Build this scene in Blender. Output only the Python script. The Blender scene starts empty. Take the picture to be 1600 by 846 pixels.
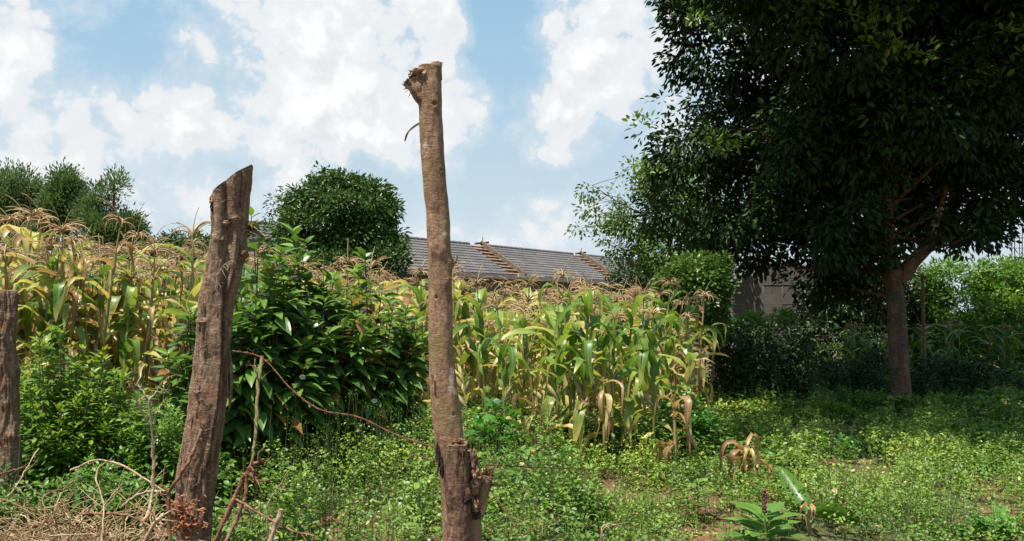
import bpy, math, random
import numpy as np
from math import radians, sin, cos, pi, tan, atan2, sqrt

random.seed(7)
RNG = np.random.default_rng(11)
SC = bpy.context.scene
COL = SC.collection

# ------------------------------------------------------------------ camera
EYE = 1.6
FPX = 1386.0
PITCH = radians(2.77)
cam_d = bpy.data.cameras.new("camera")
cam = bpy.data.objects.new("camera", cam_d)
COL.objects.link(cam)
cam.location = (0, 0, EYE)
cam.rotation_euler = (radians(90) + PITCH, 0, 0)
cam_d.sensor_width = 36.0
cam_d.lens = 36.0 * FPX / 1600.0
cam_d.clip_start = 0.05
cam_d.clip_end = 6000
SC.camera = cam

# ------------------------------------------------------------------ light, exposure
SUN_EL = radians(70)
SUN_AZ = radians(230)      # compass azimuth, clockwise from +Y (north): behind the camera, to the left
SKY_STRENGTH = 0.085
sdir = np.array([sin(SUN_AZ) * cos(SUN_EL), cos(SUN_AZ) * cos(SUN_EL), sin(SUN_EL)])
sun_d = bpy.data.lights.new("sun", 'SUN')
sun_d.energy = 5.0
sun_d.angle = radians(0.53)
sun_d.color = (1.0, 0.945, 0.84)
sun = bpy.data.objects.new("sun", sun_d)
COL.objects.link(sun)
sun.location = (-20, -20, 60)
sun.rotation_euler = (radians(90) - SUN_EL, 0, atan2(sdir[1], sdir[0]) + pi / 2)
SC.view_settings.view_transform = 'Standard'
SC.view_settings.look = 'None'
SC.view_settings.exposure = 0.75
SC.view_settings.gamma = 1.0
SC.view_settings.use_curve_mapping = False
SC.render.engine = 'CYCLES'
SC.cycles.use_denoising = True
SC.cycles.max_bounces = 6
SC.cycles.diffuse_bounces = 3
SC.cycles.glossy_bounces = 2
SC.cycles.transmission_bounces = 4
SC.cycles.transparent_max_bounces = 4
SC.cycles.caustics_reflective = False
SC.cycles.caustics_refractive = False


def ray(px, py):
    x = (px - 800.0) / FPX
    z = (423.0 - py) / FPX
    return np.array([x, cos(PITCH) - z * sin(PITCH), sin(PITCH) + z * cos(PITCH)])


def at(px, py, Y):
    d = ray(px, py)
    return np.array([0, 0, EYE]) + d * (Y / d[1])


# ------------------------------------------------------------------ world: sky with clouds
world = bpy.data.worlds.new("World")
SC.world = world
world.use_nodes = True
nt = world.node_tree
nt.nodes.clear()


def mth(nt, op, a, b=None, c=None, clamp=False):
    n = nt.nodes.new('ShaderNodeMath')
    n.operation = op
    n.use_clamp = clamp
    for i, v in enumerate((a, b, c)):
        if v is None:
            continue
        if isinstance(v, (int, float)):
            n.inputs[i].default_value = v
        else:
            nt.links.new(v, n.inputs[i])
    return n.outputs[0]


def maprange(nt, v, a, b, c=0.0, d=1.0, smooth=True):
    n = nt.nodes.new('ShaderNodeMapRange')
    n.interpolation_type = 'SMOOTHSTEP' if smooth else 'LINEAR'
    nt.links.new(v, n.inputs['Value'])
    n.inputs['From Min'].default_value = a
    n.inputs['From Max'].default_value = b
    n.inputs['To Min'].default_value = c
    n.inputs['To Max'].default_value = d
    return n.outputs[0]


def mixc(nt, f, a, b, typ='MIX'):
    n = nt.nodes.new('ShaderNodeMix')
    n.data_type = 'RGBA'
    n.blend_type = typ
    for sock, v in ((n.inputs[0], f), (n.inputs[6], a), (n.inputs[7], b)):
        if isinstance(v, (int, float)):
            sock.default_value = v
        elif isinstance(v, tuple):
            sock.default_value = (*v, 1.0) if len(v) == 3 else v
        else:
            nt.links.new(v, sock)
    return n.outputs[2]


def noise(nt, vec, scale, detail=6, rough=0.55, dist=0.0, dims='3D'):
    n = nt.nodes.new('ShaderNodeTexNoise')
    n.noise_dimensions = dims
    if vec is not None:
        nt.links.new(vec, n.inputs['Vector'])
    n.inputs['Scale'].default_value = scale
    n.inputs['Detail'].default_value = detail
    n.inputs['Roughness'].default_value = rough
    n.inputs['Distortion'].default_value = dist
    return n.outputs['Fac']


skyn = nt.nodes.new('ShaderNodeTexSky')
skyn.sky_type = 'NISHITA'
skyn.sun_disc = False
skyn.sun_elevation = SUN_EL
skyn.sun_rotation = SUN_AZ
skyn.air_density = 1.0
skyn.dust_density = 1.2
skyn.ozone_density = 1.4
tc = nt.nodes.new('ShaderNodeTexCoord')
sep = nt.nodes.new('ShaderNodeSeparateXYZ')
nt.links.new(tc.outputs['Generated'], sep.inputs[0])
X, Y, Z = sep.outputs
az = mth(nt, 'ARCTAN2', X, Y)
el = mth(nt, 'ARCSINE', Z)
# cloud banks by azimuth and elevation: centre x, y, half-width, half-height (in 1/1386 rad), weight
BANKS = [
    (470, 30, 215, 95, 1.0), (600, 130, 150, 100, 1.0), (440, 180, 170, 55, 0.95), (300, 195, 135, 52, 0.9), (560, 215, 170, 35, 0.8),
    (650, 85, 75, 60, 0.8), (700, 30, 26, 40, 0.5), (20, 40, 95, 75, 0.75), (45, 185, 95, 68, 0.95), (0, 240, 120, 50, 0.85), (10, 110, 40, 40, 0.4),
    (985, 90, 115, 92, 1.0), (885, 160, 76, 56, 1.0), (930, 110, 60, 50, 0.7), (875, 250, 66, 27, 0.85), (900, 330, 120, 24, 0.6),
    (690, 275, 60, 48, 0.7), (450, 275, 60, 34, 0.7), (330, 330, 160, 50, 0.6), (1100, 170, 90, 90, 0.8), (150, 330, 130, 40, 0.6),
    (760, 375, 300, 45, 0.7), (740, 180, 30, 18, 0.4), (900, 10, 50, 26, 0.5), (930, 20, 70, 30, 0.4), (1250, 60, 120, 90, .7), (1500, 200, 200, 120, .8),
    (1300, -250, 200, 120, .9), (300, -300, 260, 120, .8), (-300, 150, 240, 120, .9), (-700, -100, 250, 150, .9), (1900, 100, 250, 150, .8),
]
warp = nt.nodes.new('ShaderNodeTexNoise')
nt.links.new(tc.outputs['Generated'], warp.inputs['Vector'])
warp.inputs['Scale'].default_value = 9.0
warp.inputs['Detail'].default_value = 5.0
warp.inputs['Roughness'].default_value = 0.6
wsep = nt.nodes.new('ShaderNodeSeparateColor')
nt.links.new(warp.outputs['Color'], wsep.inputs[0])
azw = mth(nt, 'ADD', az, mth(nt, 'MULTIPLY', mth(nt, 'SUBTRACT', wsep.outputs[0], 0.5), 0.10))
elw = mth(nt, 'ADD', el, mth(nt, 'MULTIPLY', mth(nt, 'SUBTRACT', wsep.outputs[1], 0.5), 0.08))
dens = None
up_ = None
for (cx, cy, rx, ry, w) in BANKS:
    d = ray(cx, cy)
    d = d / np.linalg.norm(d)
    a0, e0 = atan2(d[0], d[1]), math.asin(d[2])
    u = mth(nt, 'MULTIPLY', mth(nt, 'SUBTRACT', azw, a0), FPX / rx)
    v = mth(nt, 'MULTIPLY', mth(nt, 'SUBTRACT', elw, e0), FPX / ry)
    r2 = mth(nt, 'ADD', mth(nt, 'MULTIPLY', u, u), mth(nt, 'MULTIPLY', v, v))
    g = mth(nt, 'MULTIPLY', mth(nt, 'EXPONENT', mth(nt, 'MULTIPLY', r2, -0.9)), w)
    dens = g if dens is None else mth(nt, 'SUBTRACT', mth(nt, 'ADD', dens, g), mth(nt, 'MULTIPLY', dens, g))
    if abs(cy) < 400 and -50 < cx < 1200:
        v2 = mth(nt, 'ADD', v, 0.5)
        g2 = mth(nt, 'MULTIPLY', mth(nt, 'SUBTRACT', 0, mth(nt, 'MULTIPLY', v2, g)), 1.0)
        up_ = g2 if up_ is None else mth(nt, 'ADD', up_, g2)
n1 = noise(nt, tc.outputs['Generated'], 14.0, 9, 0.62)
n2 = noise(nt, tc.outputs['Generated'], 5.0, 4, 0.5)
def billow(vec):
    v = nt.nodes.new('ShaderNodeTexVoronoi')
    v.feature = 'F1'
    nt.links.new(vec, v.inputs['Vector'])
    v.inputs['Scale'].default_value = 13.0
    v.inputs['Detail'].default_value = 3.0
    v.inputs['Roughness'].default_value = 0.55
    v.inputs['Lacunarity'].default_value = 2.3
    return mth(nt, 'SUBTRACT', 0.55, v.outputs['Distance'])
def vadd(vec, off):
    n = nt.nodes.new('ShaderNodeVectorMath'); n.operation = 'ADD'
    nt.links.new(vec, n.inputs[0]); n.inputs[1].default_value = off
    return n.outputs[0]
wv = nt.nodes.new('ShaderNodeVectorMath'); wv.operation = 'MULTIPLY_ADD'
nt.links.new(warp.outputs['Color'], wv.inputs[0]); wv.inputs[1].default_value = (.07, .07, .07); nt.links.new(tc.outputs['Generated'], wv.inputs[2])
b1 = billow(wv.outputs[0])
b2 = billow(vadd(wv.outputs[0], (-0.012, 0, 0.022)))
nn = mth(nt, 'ADD', mth(nt, 'MULTIPLY', mth(nt, 'SUBTRACT', n1, 0.5), 0.75), mth(nt, 'MULTIPLY', mth(nt, 'SUBTRACT', n2, 0.5), 0.5))
nn = mth(nt, 'ADD', nn, mth(nt, 'MULTIPLY', mth(nt, 'SUBTRACT', b1, 0.22), 0.65))
dn = mth(nt, 'ADD', dens, nn)
cover = maprange(nt, dn, 0.10, 0.37)
thin = maprange(nt, dn, -0.2, 0.35, 0.0, 0.5)
cover = mth(nt, 'MAXIMUM', cover, thin)
core = maprange(nt, dn, 0.30, 0.85)
n3 = noise(nt, tc.outputs['Generated'], 22.0, 6, 0.6)
n4 = noise(nt, tc.outputs['Generated'], 6.5, 3, 0.5)
sh = mth(nt, 'ADD', mth(nt, 'MULTIPLY', n3, 0.5), mth(nt, 'MULTIPLY', n4, 0.5))
# undersides, low in their bank, are greyer than the crowns
under = maprange(nt, up_, -0.55, 0.35, 1.0, 0.30)
sh = mth(nt, 'ADD', mth(nt, 'MULTIPLY', under, maprange(nt, sh, 0.30, 0.60, 0.55, 1.0)), mth(nt, 'MULTIPLY', mth(nt, "SUBTRACT", b1, b2), 1.1), clamp=True)
lo = 1.0 / SKY_STRENGTH / 2 ** 0.75
ccol = mixc(nt, sh, (0.62 * lo, 0.65 * lo, 0.70 * lo), (1.02 * lo, 1.02 * lo, 1.02 * lo))
ccol = mixc(nt, core, (0.84 * lo, 0.87 * lo, 0.90 * lo), ccol)
# the lower sky is paler: humid air near the skyline
hz = maprange(nt, el, 0.02, 0.36, 0.92, 0.0)
base = mixc(nt, 0.88, skyn.outputs[0], (0.36 * lo, 0.60 * lo, 0.79 * lo))
base = mixc(nt, hz, base, (0.66 * lo, 0.76 * lo, 0.83 * lo))
skyc = mixc(nt, cover, base, ccol)
bg = nt.nodes.new('ShaderNodeBackground')
bg.inputs['Strength'].default_value = SKY_STRENGTH
nt.links.new(skyc, bg.inputs['Color'])
wo = nt.nodes.new('ShaderNodeOutputWorld')
nt.links.new(bg.outputs[0], wo.inputs[0])
world.cycles.sampling_method = 'MANUAL'
world.cycles.sample_map_resolution = 512


# ------------------------------------------------------------------ numpy noise
def _h(ix, iy, iz):
    n = (ix * 374761393 + iy * 668265263 + iz * 1274126177) & 0xFFFFFFFF
    n = ((n ^ (n >> 13)) * 1274126177) & 0xFFFFFFFF
    return ((n ^ (n >> 16)) & 0xFFFF) / 65535.0


def vnoise(p):
    p = np.asarray(p, float)
    i = np.floor(p).astype(np.int64)
    f = p - i
    f = f * f * (3 - 2 * f)
    r = 0
    for dx in (0, 1):
        for dy in (0, 1):
            for dz in (0, 1):
                w = (f[..., 0] if dx else 1 - f[..., 0]) * (f[..., 1] if dy else 1 - f[..., 1]) * (f[..., 2] if dz else 1 - f[..., 2])
                r = r + w * _h(i[..., 0] + dx, i[..., 1] + dy, i[..., 2] + dz)
    return r * 2 - 1


def fbm(p, o=4):
    p = np.asarray(p, float)
    a, s, r = 1.0, 1.0, 0
    for k in range(o):
        r = r + a * vnoise(p * s + 17.3 * k)
        a *= 0.5
        s *= 2.03
    return r


def sstep(x, a, b):
    t = np.clip((np.asarray(x, float) - a) / (b - a), 0, 1)
    return t * t * (3 - 2 * t)


def gz(x, y):
    """height of the ground"""
    x = np.asarray(x, float); y = np.asarray(y, float)
    z = 0.35 * sstep(-x, 0.5, 7.0) * sstep(y, 7.0, 12.0)
    z = z + 0.30 * np.exp(-(((x + 2.95) / 1.35) ** 2 + ((y - 5.0) / 1.0) ** 2) ** 1.2)
    p = np.stack([x * 0.9, y * 0.9, x * 0 + 3.1], -1)
    z = z + 0.05 * fbm(p, 3) * sstep(y, 2, 6) * (1 - sstep(y, 60, 120))
    return z


def ground_hit(px, py):
    d = ray(px, py)
    t = 1.0
    o = np.array([0, 0, EYE])
    for _ in range(4000):
        q = o + d * t
        if q[2] <= gz(q[0], q[1]) or t > 80:
            return q
        t += 0.02
    return q


def on_ground(px, Y):
    x = (px - 800) / FPX * Y
    return np.array([x, Y, float(gz(x, Y))])


# ------------------------------------------------------------------ mesh helper
class MB:
    def __init__(self):
        self.V, self.F3, self.F4, self.A = [], [], [], []
        self.n = 0

    def add(self, V, F, A=(0.5, 0, 0, 0)):
        V = np.asarray(V, float).reshape(-1, 3)
        A = np.asarray(A, float)
        if A.ndim == 1:
            A = np.tile(A, (len(V), 1))
        self.V.append(V); self.A.append(A)
        F = np.asarray(F, np.int64)
        (self.F4 if F.shape[1] == 4 else self.F3).append(F + self.n)
        self.n += len(V)
        return self

    def build(self, name, mat, parent=None, smooth=True, loc=None):
        V = np.concatenate(self.V); A = np.concatenate(self.A)
        if loc is not None:
            V = V - np.asarray(loc)
        f3 = np.concatenate(self.F3) if self.F3 else np.zeros((0, 3), int)
        f4 = np.concatenate(self.F4) if self.F4 else np.zeros((0, 4), int)
        me = bpy.data.meshes.new(name)
        me.vertices.add(len(V))
        me.vertices.foreach_set('co', V.astype(np.float32).ravel())
        nl = len(f3) * 3 + len(f4) * 4
        me.loops.add(nl)
        me.loops.foreach_set('vertex_index', np.concatenate([f3.ravel(), f4.ravel()]).astype(np.int32))
        me.polygons.add(len(f3) + len(f4))
        st = np.concatenate([np.arange(len(f3)) * 3, len(f3) * 3 + np.arange(len(f4)) * 4]).astype(np.int32)
        me.polygons.foreach_set('loop_start', st)
        me.polygons.foreach_set('use_smooth', np.full(len(f3) + len(f4), smooth, bool))
        at_ = me.attributes.new('A', 'FLOAT_COLOR', 'POINT')
        at_.data.foreach_set('color', A.astype(np.float32).ravel())
        me.update(calc_edges=True)
        me.validate()
        for m in (mat if isinstance(mat, (list, tuple)) else [mat]):
            me.materials.append(m)
        o = bpy.data.objects.new(name, me)
        COL.objects.link(o)
        if parent is not None:
            o.parent = parent
        elif loc is not None:
            o.location = loc
        return o


def tag(o, label=None, cat=None, group=None, kind=None):
    if label: o['label'] = label
    if cat: o['category'] = cat
    if group: o['group'] = group
    if kind: o['kind'] = kind
    return o


def empty(name, loc=(0, 0, 0), label=None, cat=None, group=None, rz=0.0):
    o = bpy.data.objects.new(name, None)
    COL.objects.link(o)
    o.location = loc
    o.rotation_euler = (0, 0, rz)
    o.empty_display_size = 0.1
    return tag(o, label, cat, group)


def copy_tree(o, parent=None):
    c = o.copy()
    COL.objects.link(c)
    c.parent = parent
    for ch in list(o.children):
        copy_tree(ch, c)
    return c


def unit(v):
    v = np.asarray(v, float)
    return v / (np.linalg.norm(v, axis=-1, keepdims=True) + 1e-9)


def tube(mb, pts, rad, sides=8, A=(0.5, 0, 0, 0), cap=True, rough=0.0, seed=0.0, flat=1.0):
    pts = np.asarray(pts, float)
    rad = np.broadcast_to(np.asarray(rad, float), (len(pts),))
    T = unit(np.gradient(pts, axis=0))
    ref = np.array([0.0, 0, 1]) if abs(T[0][2]) < 0.9 else np.array([1.0, 0, 0])
    u = unit(np.cross(T[0], ref))
    rings = []
    th = np.arange(sides) * 2 * pi / sides
    for i in range(len(pts)):
        u = unit(u - T[i] * np.dot(u, T[i]))
        w = np.cross(T[i], u)
        r = rad[i]
        rr = np.full(sides, r)
        if rough:
            q = np.stack([np.cos(th) * 2 + seed, np.sin(th) * 2, np.full(sides, i * 0.35 + seed)], -1)
            rr = r * (1 + rough * fbm(q, 2))
        rings.append(pts[i] + rr[:, None] * (np.cos(th)[:, None] * u + np.sin(th)[:, None] * flat * w))
    V = np.concatenate(rings)
    n = len(pts)
    a = np.arange(sides); b = (a + 1) % sides
    F = []
    for i in range(n - 1):
        F.append(np.stack([i * sides + a, i * sides + b, (i + 1) * sides + b, (i + 1) * sides + a], -1))
    mb.add(V, np.concatenate(F), A)
    if cap and sides > 2:
        for k, c in ((0, pts[0]), (n - 1, pts[-1])):
            ring = rings[k]
            vv = np.concatenate([ring, [c]])
            f = np.stack([a, b, np.full(sides, sides)], -1)
            if k == 0: f = f[:, ::-1]
            mb.add(vv, f, A)


def wig(p0, p1, n=8, amp=0.05, seed=0):
    """an irregular line between two points"""
    p0 = np.asarray(p0, float); p1 = np.asarray(p1, float)
    t = np.linspace(0, 1, n)[:, None]
    L = np.linalg.norm(p1 - p0)
    q = np.stack([t[:, 0] * 3 + seed * 7.1, t[:, 0] * 0 + seed, t[:, 0] * 0], -1)
    off = np.stack([vnoise(q), vnoise(q + 31.7), vnoise(q + 77.1)], -1) * amp * L
    return p0 + (p1 - p0) * t + off * np.sin(t * pi) ** 0.5


def spline(P, n):
    """smooth curve through points (Catmull-Rom)"""
    P = np.asarray(P, float)
    Q = np.concatenate([[2 * P[0] - P[1]], P, [2 * P[-1] - P[-2]]])
    out = []
    m = len(P) - 1
    for k in np.linspace(0, m, n):
        i = min(int(k), m - 1); t = k - i
        a, b, c, d = Q[i], Q[i + 1], Q[i + 2], Q[i + 3]
        out.append(0.5 * (2 * b + (c - a) * t + (2 * a - 5 * b + 4 * c - d) * t * t + (3 * b - a - 3 * c + d) * t ** 3))
    return np.array(out)


# leaf templates: x along, y across, z up; faces; per-vertex (across, along)
def T_hex(w=0.25, droop=0.12, fold=0.06):
    V = np.array([(0, 0, 0), (.32, w, fold), (.70, w * .8, fold - droop * .4), (1, 0, -droop), (.70, -w * .8, fold - droop * .4), (.32, -w, fold)], float)
    F = np.array([(0, 3, 2, 1), (0, 5, 4, 3)])
    return V, F


def T_leaf(w=0.2, droop=0.3, fold=0.05, st=(0, .1, .3, .55, .8, 1.0), prof=(0.0, .6, 1.0, .88, .45, 0.0)):
    V, F = [], []
    for s, p in zip(st, prof):
        z = -droop * s ** 1.8
        V += [(s, p * w, z + fold * p), (s, 0, z), (s, -p * w, z + fold * p)]
    for i in range(len(st) - 1):
        k = i * 3
        F += [(k, k + 1, k + 4, k + 3), (k + 1, k + 2, k + 5, k + 4)]
    return np.array(V, float), np.array(F)


def T_lobed(n=5, droop=0.2):
    """broad lobed leaf with toothed edge"""
    V = [(0.0, 0, 0), (0.38, 0, -0.03)]
    m = n * 4
    for i in range(m + 1):
        a = -2.55 + 5.1 * i / m
        r = 0.42 + 0.16 * cos((a) * n * 0.98) + 0.03 * (i % 2)
        r *= 1.0 + 0.12 * cos(a)
        x, y = 0.38 + r * cos(a), r * sin(a)
        V.append((x, y, -droop * (x - .38) ** 2 - 0.12 * y * y + 0.03 * (i % 2)))
    F = [(1, 2 + i, 3 + i) for i in range(m)] + [(0, 2, 1), (0, 1, 2 + m)]
    return np.array(V, float), np.array(F)


def scatter(mb, T, P, D, N, S, rnd, age=0.0, W=1.0):
    """put a leaf template at many points at once"""
    V, F = T
    P = np.asarray(P, float).reshape(-1, 3)
    m = len(P)
    if m == 0:
        return
    X_ = unit(D)
    Z_ = unit(N - X_ * np.sum(N * X_, -1, keepdims=True))
    Y_ = np.cross(Z_, X_)
    S = np.broadcast_to(np.asarray(S, float), (m,))
    W = np.broadcast_to(np.asarray(W, float), (m,))
    vv = P[:, None] + S[:, None, None] * (V[None, :, 0:1] * X_[:, None] + V[None, :, 1:2] * W[:, None, None] * Y_[:, None] + V[None, :, 2:3] * Z_[:, None])
    k = len(V)
    FF = (F[None] + (np.arange(m) * k)[:, None, None]).reshape(-1, F.shape[1])
    A = np.zeros((m, k, 4))
    A[..., 0] = np.broadcast_to(np.asarray(rnd, float), (m,))[:, None]
    A[..., 1] = np.broadcast_to(np.asarray(age, float), (m,))[:, None]
    A[..., 2] = V[None, :, 1] / (np.abs(V[:, 1]).max() + 1e-6)
    A[..., 3] = V[None, :, 0]
    mb.add(vv.reshape(-1, 3), FF, A.reshape(-1, 4))


def rvec(m, rng=None):
    return unit((rng or RNG).normal(size=(m, 3)))


# ------------------------------------------------------------------ materials
MATS = {}


def newmat(name):
    m = bpy.data.materials.new(name)
    m.use_nodes = True
    m.node_tree.nodes.clear()
    return m, m.node_tree


def ramp(nt, fac, stops):
    n = nt.nodes.new('ShaderNodeValToRGB')
    e = n.color_ramp.elements
    while len(e) > 1: e.remove(e[-1])
    e[0].position, e[0].color = stops[0][0], (*stops[0][1], 1)
    for p, c in stops[1:]:
        k = e.new(p); k.color = (*c, 1)
    nt.links.new(fac, n.inputs[0])
    return n.outputs[0]


def mat_leaf(name, stops, rough=0.45, trans=0.3, age_stops=None, veins=0.0, spec=0.5, tcol=1.25, objvar=0.12):
    """leaf: colour by the leaf's own random number, withering by its age"""
    m, nt = newmat(name)
    a = nt.nodes.new('ShaderNodeAttribute'); a.attribute_name = 'A'
    s = nt.nodes.new('ShaderNodeSeparateColor'); nt.links.new(a.outputs['Color'], s.inputs[0])
    oi = nt.nodes.new('ShaderNodeObjectInfo')
    f = mth(nt, 'ADD', s.outputs[0], mth(nt, 'MULTIPLY', mth(nt, 'SUBTRACT', oi.outputs['Random'], 0.5), objvar * 2), clamp=True)
    col = ramp(nt, f, stops)
    tcn = nt.nodes.new('ShaderNodeTexCoord')
    if age_stops:
        nz = noise(nt, tcn.outputs['Object'], 9.0, 3, 0.6)
        g = mth(nt, 'ADD', s.outputs[1], mth(nt, 'MULTIPLY', mth(nt, 'SUBTRACT', nz, 0.5), 0.30), clamp=True)
        acol = ramp(nt, g, age_stops)
        w = maprange(nt, g, 0.12, 0.38)
        col = mixc(nt, w, col, acol)
    if veins:
        ac = s.outputs[2]
        wv = mth(nt, 'SINE', mth(nt, 'MULTIPLY', ac, 34.0))
        mid = maprange(nt, mth(nt, 'ABSOLUTE', ac), 0.0, 0.14, 1.0, 0.0)
        col = mixc(nt, mth(nt, 'MULTIPLY', maprange(nt, wv, -1, 1), 0.18 * veins), col, (0.02, 0.03, 0.01))
        col = mixc(nt, mth(nt, 'MULTIPLY', mid, 0.5 * veins), col, (0.42, 0.46, 0.24))
    p = nt.nodes.new('ShaderNodeBsdfPrincipled')
    nt.links.new(col, p.inputs['Base Color'])
    p.inputs['Roughness'].default_value = rough
    p.inputs['Specular IOR Level'].default_value = spec
    out = nt.nodes.new('ShaderNodeOutputMaterial')
    if trans:
        t = nt.nodes.new('ShaderNodeBsdfTranslucent')
        tc2 = mixc(nt, 1.0, col, (tcol, tcol * 1.02, tcol * 0.6), 'MULTIPLY')
        nt.links.new(tc2, t.inputs['Color'])
        mx = nt.nodes.new('ShaderNodeMixShader')
        mx.inputs[0].default_value = trans
        nt.links.new(p.outputs[0], mx.inputs[1]); nt.links.new(t.outputs[0], mx.inputs[2])
        nt.links.new(mx.outputs[0], out.inputs[0])
    else:
        nt.links.new(p.outputs[0], out.inputs[0])
    MATS[name] = m
    return m


def mat_wood(name, c1, c2, c3=None, scale=8.0, stretch=0.18, rough=0.85, bump=0.5, spots=None, fiss=0.0, det=1.0):
    """bark or weathered timber; grain runs along local Z"""
    m, nt = newmat(name)
    tcn = nt.nodes.new('ShaderNodeTexCoord')
    mp = nt.nodes.new('ShaderNodeMapping'); nt.links.new(tcn.outputs['Object'], mp.inputs[0])
    mp.inputs['Scale'].default_value = (1, 1, stretch)
    n1 = noise(nt, mp.outputs[0], scale, 8, 0.65, 0.3)
    n2 = noise(nt, mp.outputs[0], scale * 5, 6, 0.7)
    n3 = noise(nt, tcn.outputs['Object'], scale * 0.35, 3, 0.5)
    col = mixc(nt, maprange(nt, n1, 0.36, 0.64), c1, c2)
    col = mixc(nt, mth(nt, 'MULTIPLY', maprange(nt, n2, 0.45, 0.62), 0.55), col, tuple(x * 0.45 for x in c1))
    if c3:
        col = mixc(nt, maprange(nt, n3, 0.48, 0.66), col, c3)
    if spots:
        v = nt.nodes.new('ShaderNodeTexVoronoi'); nt.links.new(tcn.outputs['Object'], v.inputs['Vector'])
        v.inputs['Scale'].default_value = 11.0
        n5 = noise(nt, tcn.outputs['Object'], 30, 3, 0.6)
        dd = mth(nt, 'ADD', v.outputs['Distance'], mth(nt, 'MULTIPLY', n5, 0.25))
        msk = maprange(nt, dd, 0.27, 0.34, 0.75, 0.0)
        col = mixc(nt, msk, col, spots)
    mp2 = nt.nodes.new('ShaderNodeMapping'); nt.links.new(tcn.outputs['Object'], mp2.inputs[0])
    mp2.inputs['Scale'].default_value = (1, 1, 3.2)
    n6 = noise(nt, mp2.outputs[0], scale * 1.6, 6, 0.7, 0.6)
    n7 = noise(nt, tcn.outputs['Object'], scale * 3.3, 5, 0.75)
    if stretch < 0.6:
        col = mixc(nt, mth(nt, 'MULTIPLY', maprange(nt, n6, 0.52, 0.64), 0.55 * det), col, tuple(min(.6, x * 1.5 + .03) for x in c2))
        col = mixc(nt, mth(nt, 'MULTIPLY', maprange(nt, n7, 0.56, 0.66), 0.6 * det), col, tuple(x * 0.35 for x in c1))
    h = mth(nt, 'ADD', mth(nt, 'ADD', mth(nt, 'MULTIPLY', n1, 0.4), mth(nt, 'MULTIPLY', n2, 0.3)), mth(nt, 'ADD', mth(nt, 'MULTIPLY', n6, 0.5), mth(nt, 'MULTIPLY', n7, 0.3)))
    b = nt.nodes.new('ShaderNodeBump'); b.inputs['Strength'].default_value = bump
    b.inputs['Distance'].default_value = 0.02
    nt.links.new(h, b.inputs['Height'])
    p = nt.nodes.new('ShaderNodeBsdfPrincipled')
    nt.links.new(col, p.inputs['Base Color']); nt.links.new(b.outputs[0], p.inputs['Normal'])
    p.inputs['Roughness'].default_value = rough
    p.inputs['Specular IOR Level'].default_value = 0.25
    out = nt.nodes.new('ShaderNodeOutputMaterial'); nt.links.new(p.outputs[0], out.inputs[0])
    MATS[name] = m
    return m


def mat_plain(name, c1, c2, scale=6, rough=0.8, bump=0.2, metal=0.0):
    m, nt = newmat(name)
    tcn = nt.nodes.new('ShaderNodeTexCoord')
    n1 = noise(nt, tcn.outputs['Object'], scale, 7, 0.65)
    col = mixc(nt, maprange(nt, n1, 0.35, 0.65), c1, c2)
    b = nt.nodes.new('ShaderNodeBump'); b.inputs['Strength'].default_value = bump; b.inputs['Distance'].default_value = 0.01
    nt.links.new(n1, b.inputs['Height'])
    p = nt.nodes.new('ShaderNodeBsdfPrincipled')
    nt.links.new(col, p.inputs['Base Color']); nt.links.new(b.outputs[0], p.inputs['Normal'])
    p.inputs['Roughness'].default_value = rough; p.inputs['Metallic'].default_value = metal
    out = nt.nodes.new('ShaderNodeOutputMaterial'); nt.links.new(p.outputs[0], out.inputs[0])
    MATS[name] = m
    return m


AGE = [(0.0, (.10, .17, .03)), (0.25, (.28, .34, .06)), (0.42, (.55, .50, .15)), (0.6, (.62, .46, .20)), (0.8, (.38, .21, .10)), (1.0, (.20, .095, .045))]
M_maize = mat_leaf('maize_leaf', [(0, (.07, .15, .02)), (.5, (.13, .24, .035)), (1, (.30, .40, .08))], 0.38, 0.38, AGE, veins=1.0, objvar=0.2)
M_tassel = mat_leaf('maize_tassel', [(0, (.24, .14, .075)), (.5, (.42, .28, .15)), (1, (.58, .44, .25))], 0.8, 0.15, spec=0.2)
M_stalk = mat_leaf('maize_stalk', [(0, (.13, .16, .045)), (.5, (.26, .24, .09)), (1, (.34, .21, .10))], 0.6, 0.0, objvar=0.35)
M_husk = mat_leaf('maize_husk', [(0, (.40, .27, .13)), (.5, (.30, .15, .07)), (1, (.55, .45, .24))], 0.7, 0.1, veins=0.6, objvar=0.3)
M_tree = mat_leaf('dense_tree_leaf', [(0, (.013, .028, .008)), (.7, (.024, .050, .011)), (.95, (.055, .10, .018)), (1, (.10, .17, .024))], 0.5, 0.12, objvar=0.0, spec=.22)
M_round = mat_leaf('round_tree_leaf', [(0, (.022, .052, .009)), (.5, (.042, .09, .013)), (1, (.12, .19, .025))], 0.42, 0.22, objvar=0.0)
M_fine = mat_leaf('fine_tree_leaf', [(0, (.07, .12, .045)), (.6, (.11, .17, .06)), (1, (.17, .23, .08))], 0.5, 0.3, objvar=0.0)
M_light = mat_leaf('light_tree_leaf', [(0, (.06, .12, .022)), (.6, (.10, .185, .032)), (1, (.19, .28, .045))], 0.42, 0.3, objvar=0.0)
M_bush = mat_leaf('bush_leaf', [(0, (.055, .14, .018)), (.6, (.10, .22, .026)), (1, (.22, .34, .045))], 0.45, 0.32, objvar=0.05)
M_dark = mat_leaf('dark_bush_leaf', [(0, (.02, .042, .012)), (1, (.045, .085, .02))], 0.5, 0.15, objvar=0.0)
M_gloss = mat_leaf('glossy_shrub_leaf', [(0, (.058, .13, .03)), (.6, (.105, .205, .043)), (1, (.22, .33, .06))], 0.26, 0.30, [(0, (.04, .1, .02)), (.5, (.35, .20, .05)), (1, (.28, .10, .04))], veins=0.25, objvar=0.05)
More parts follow.
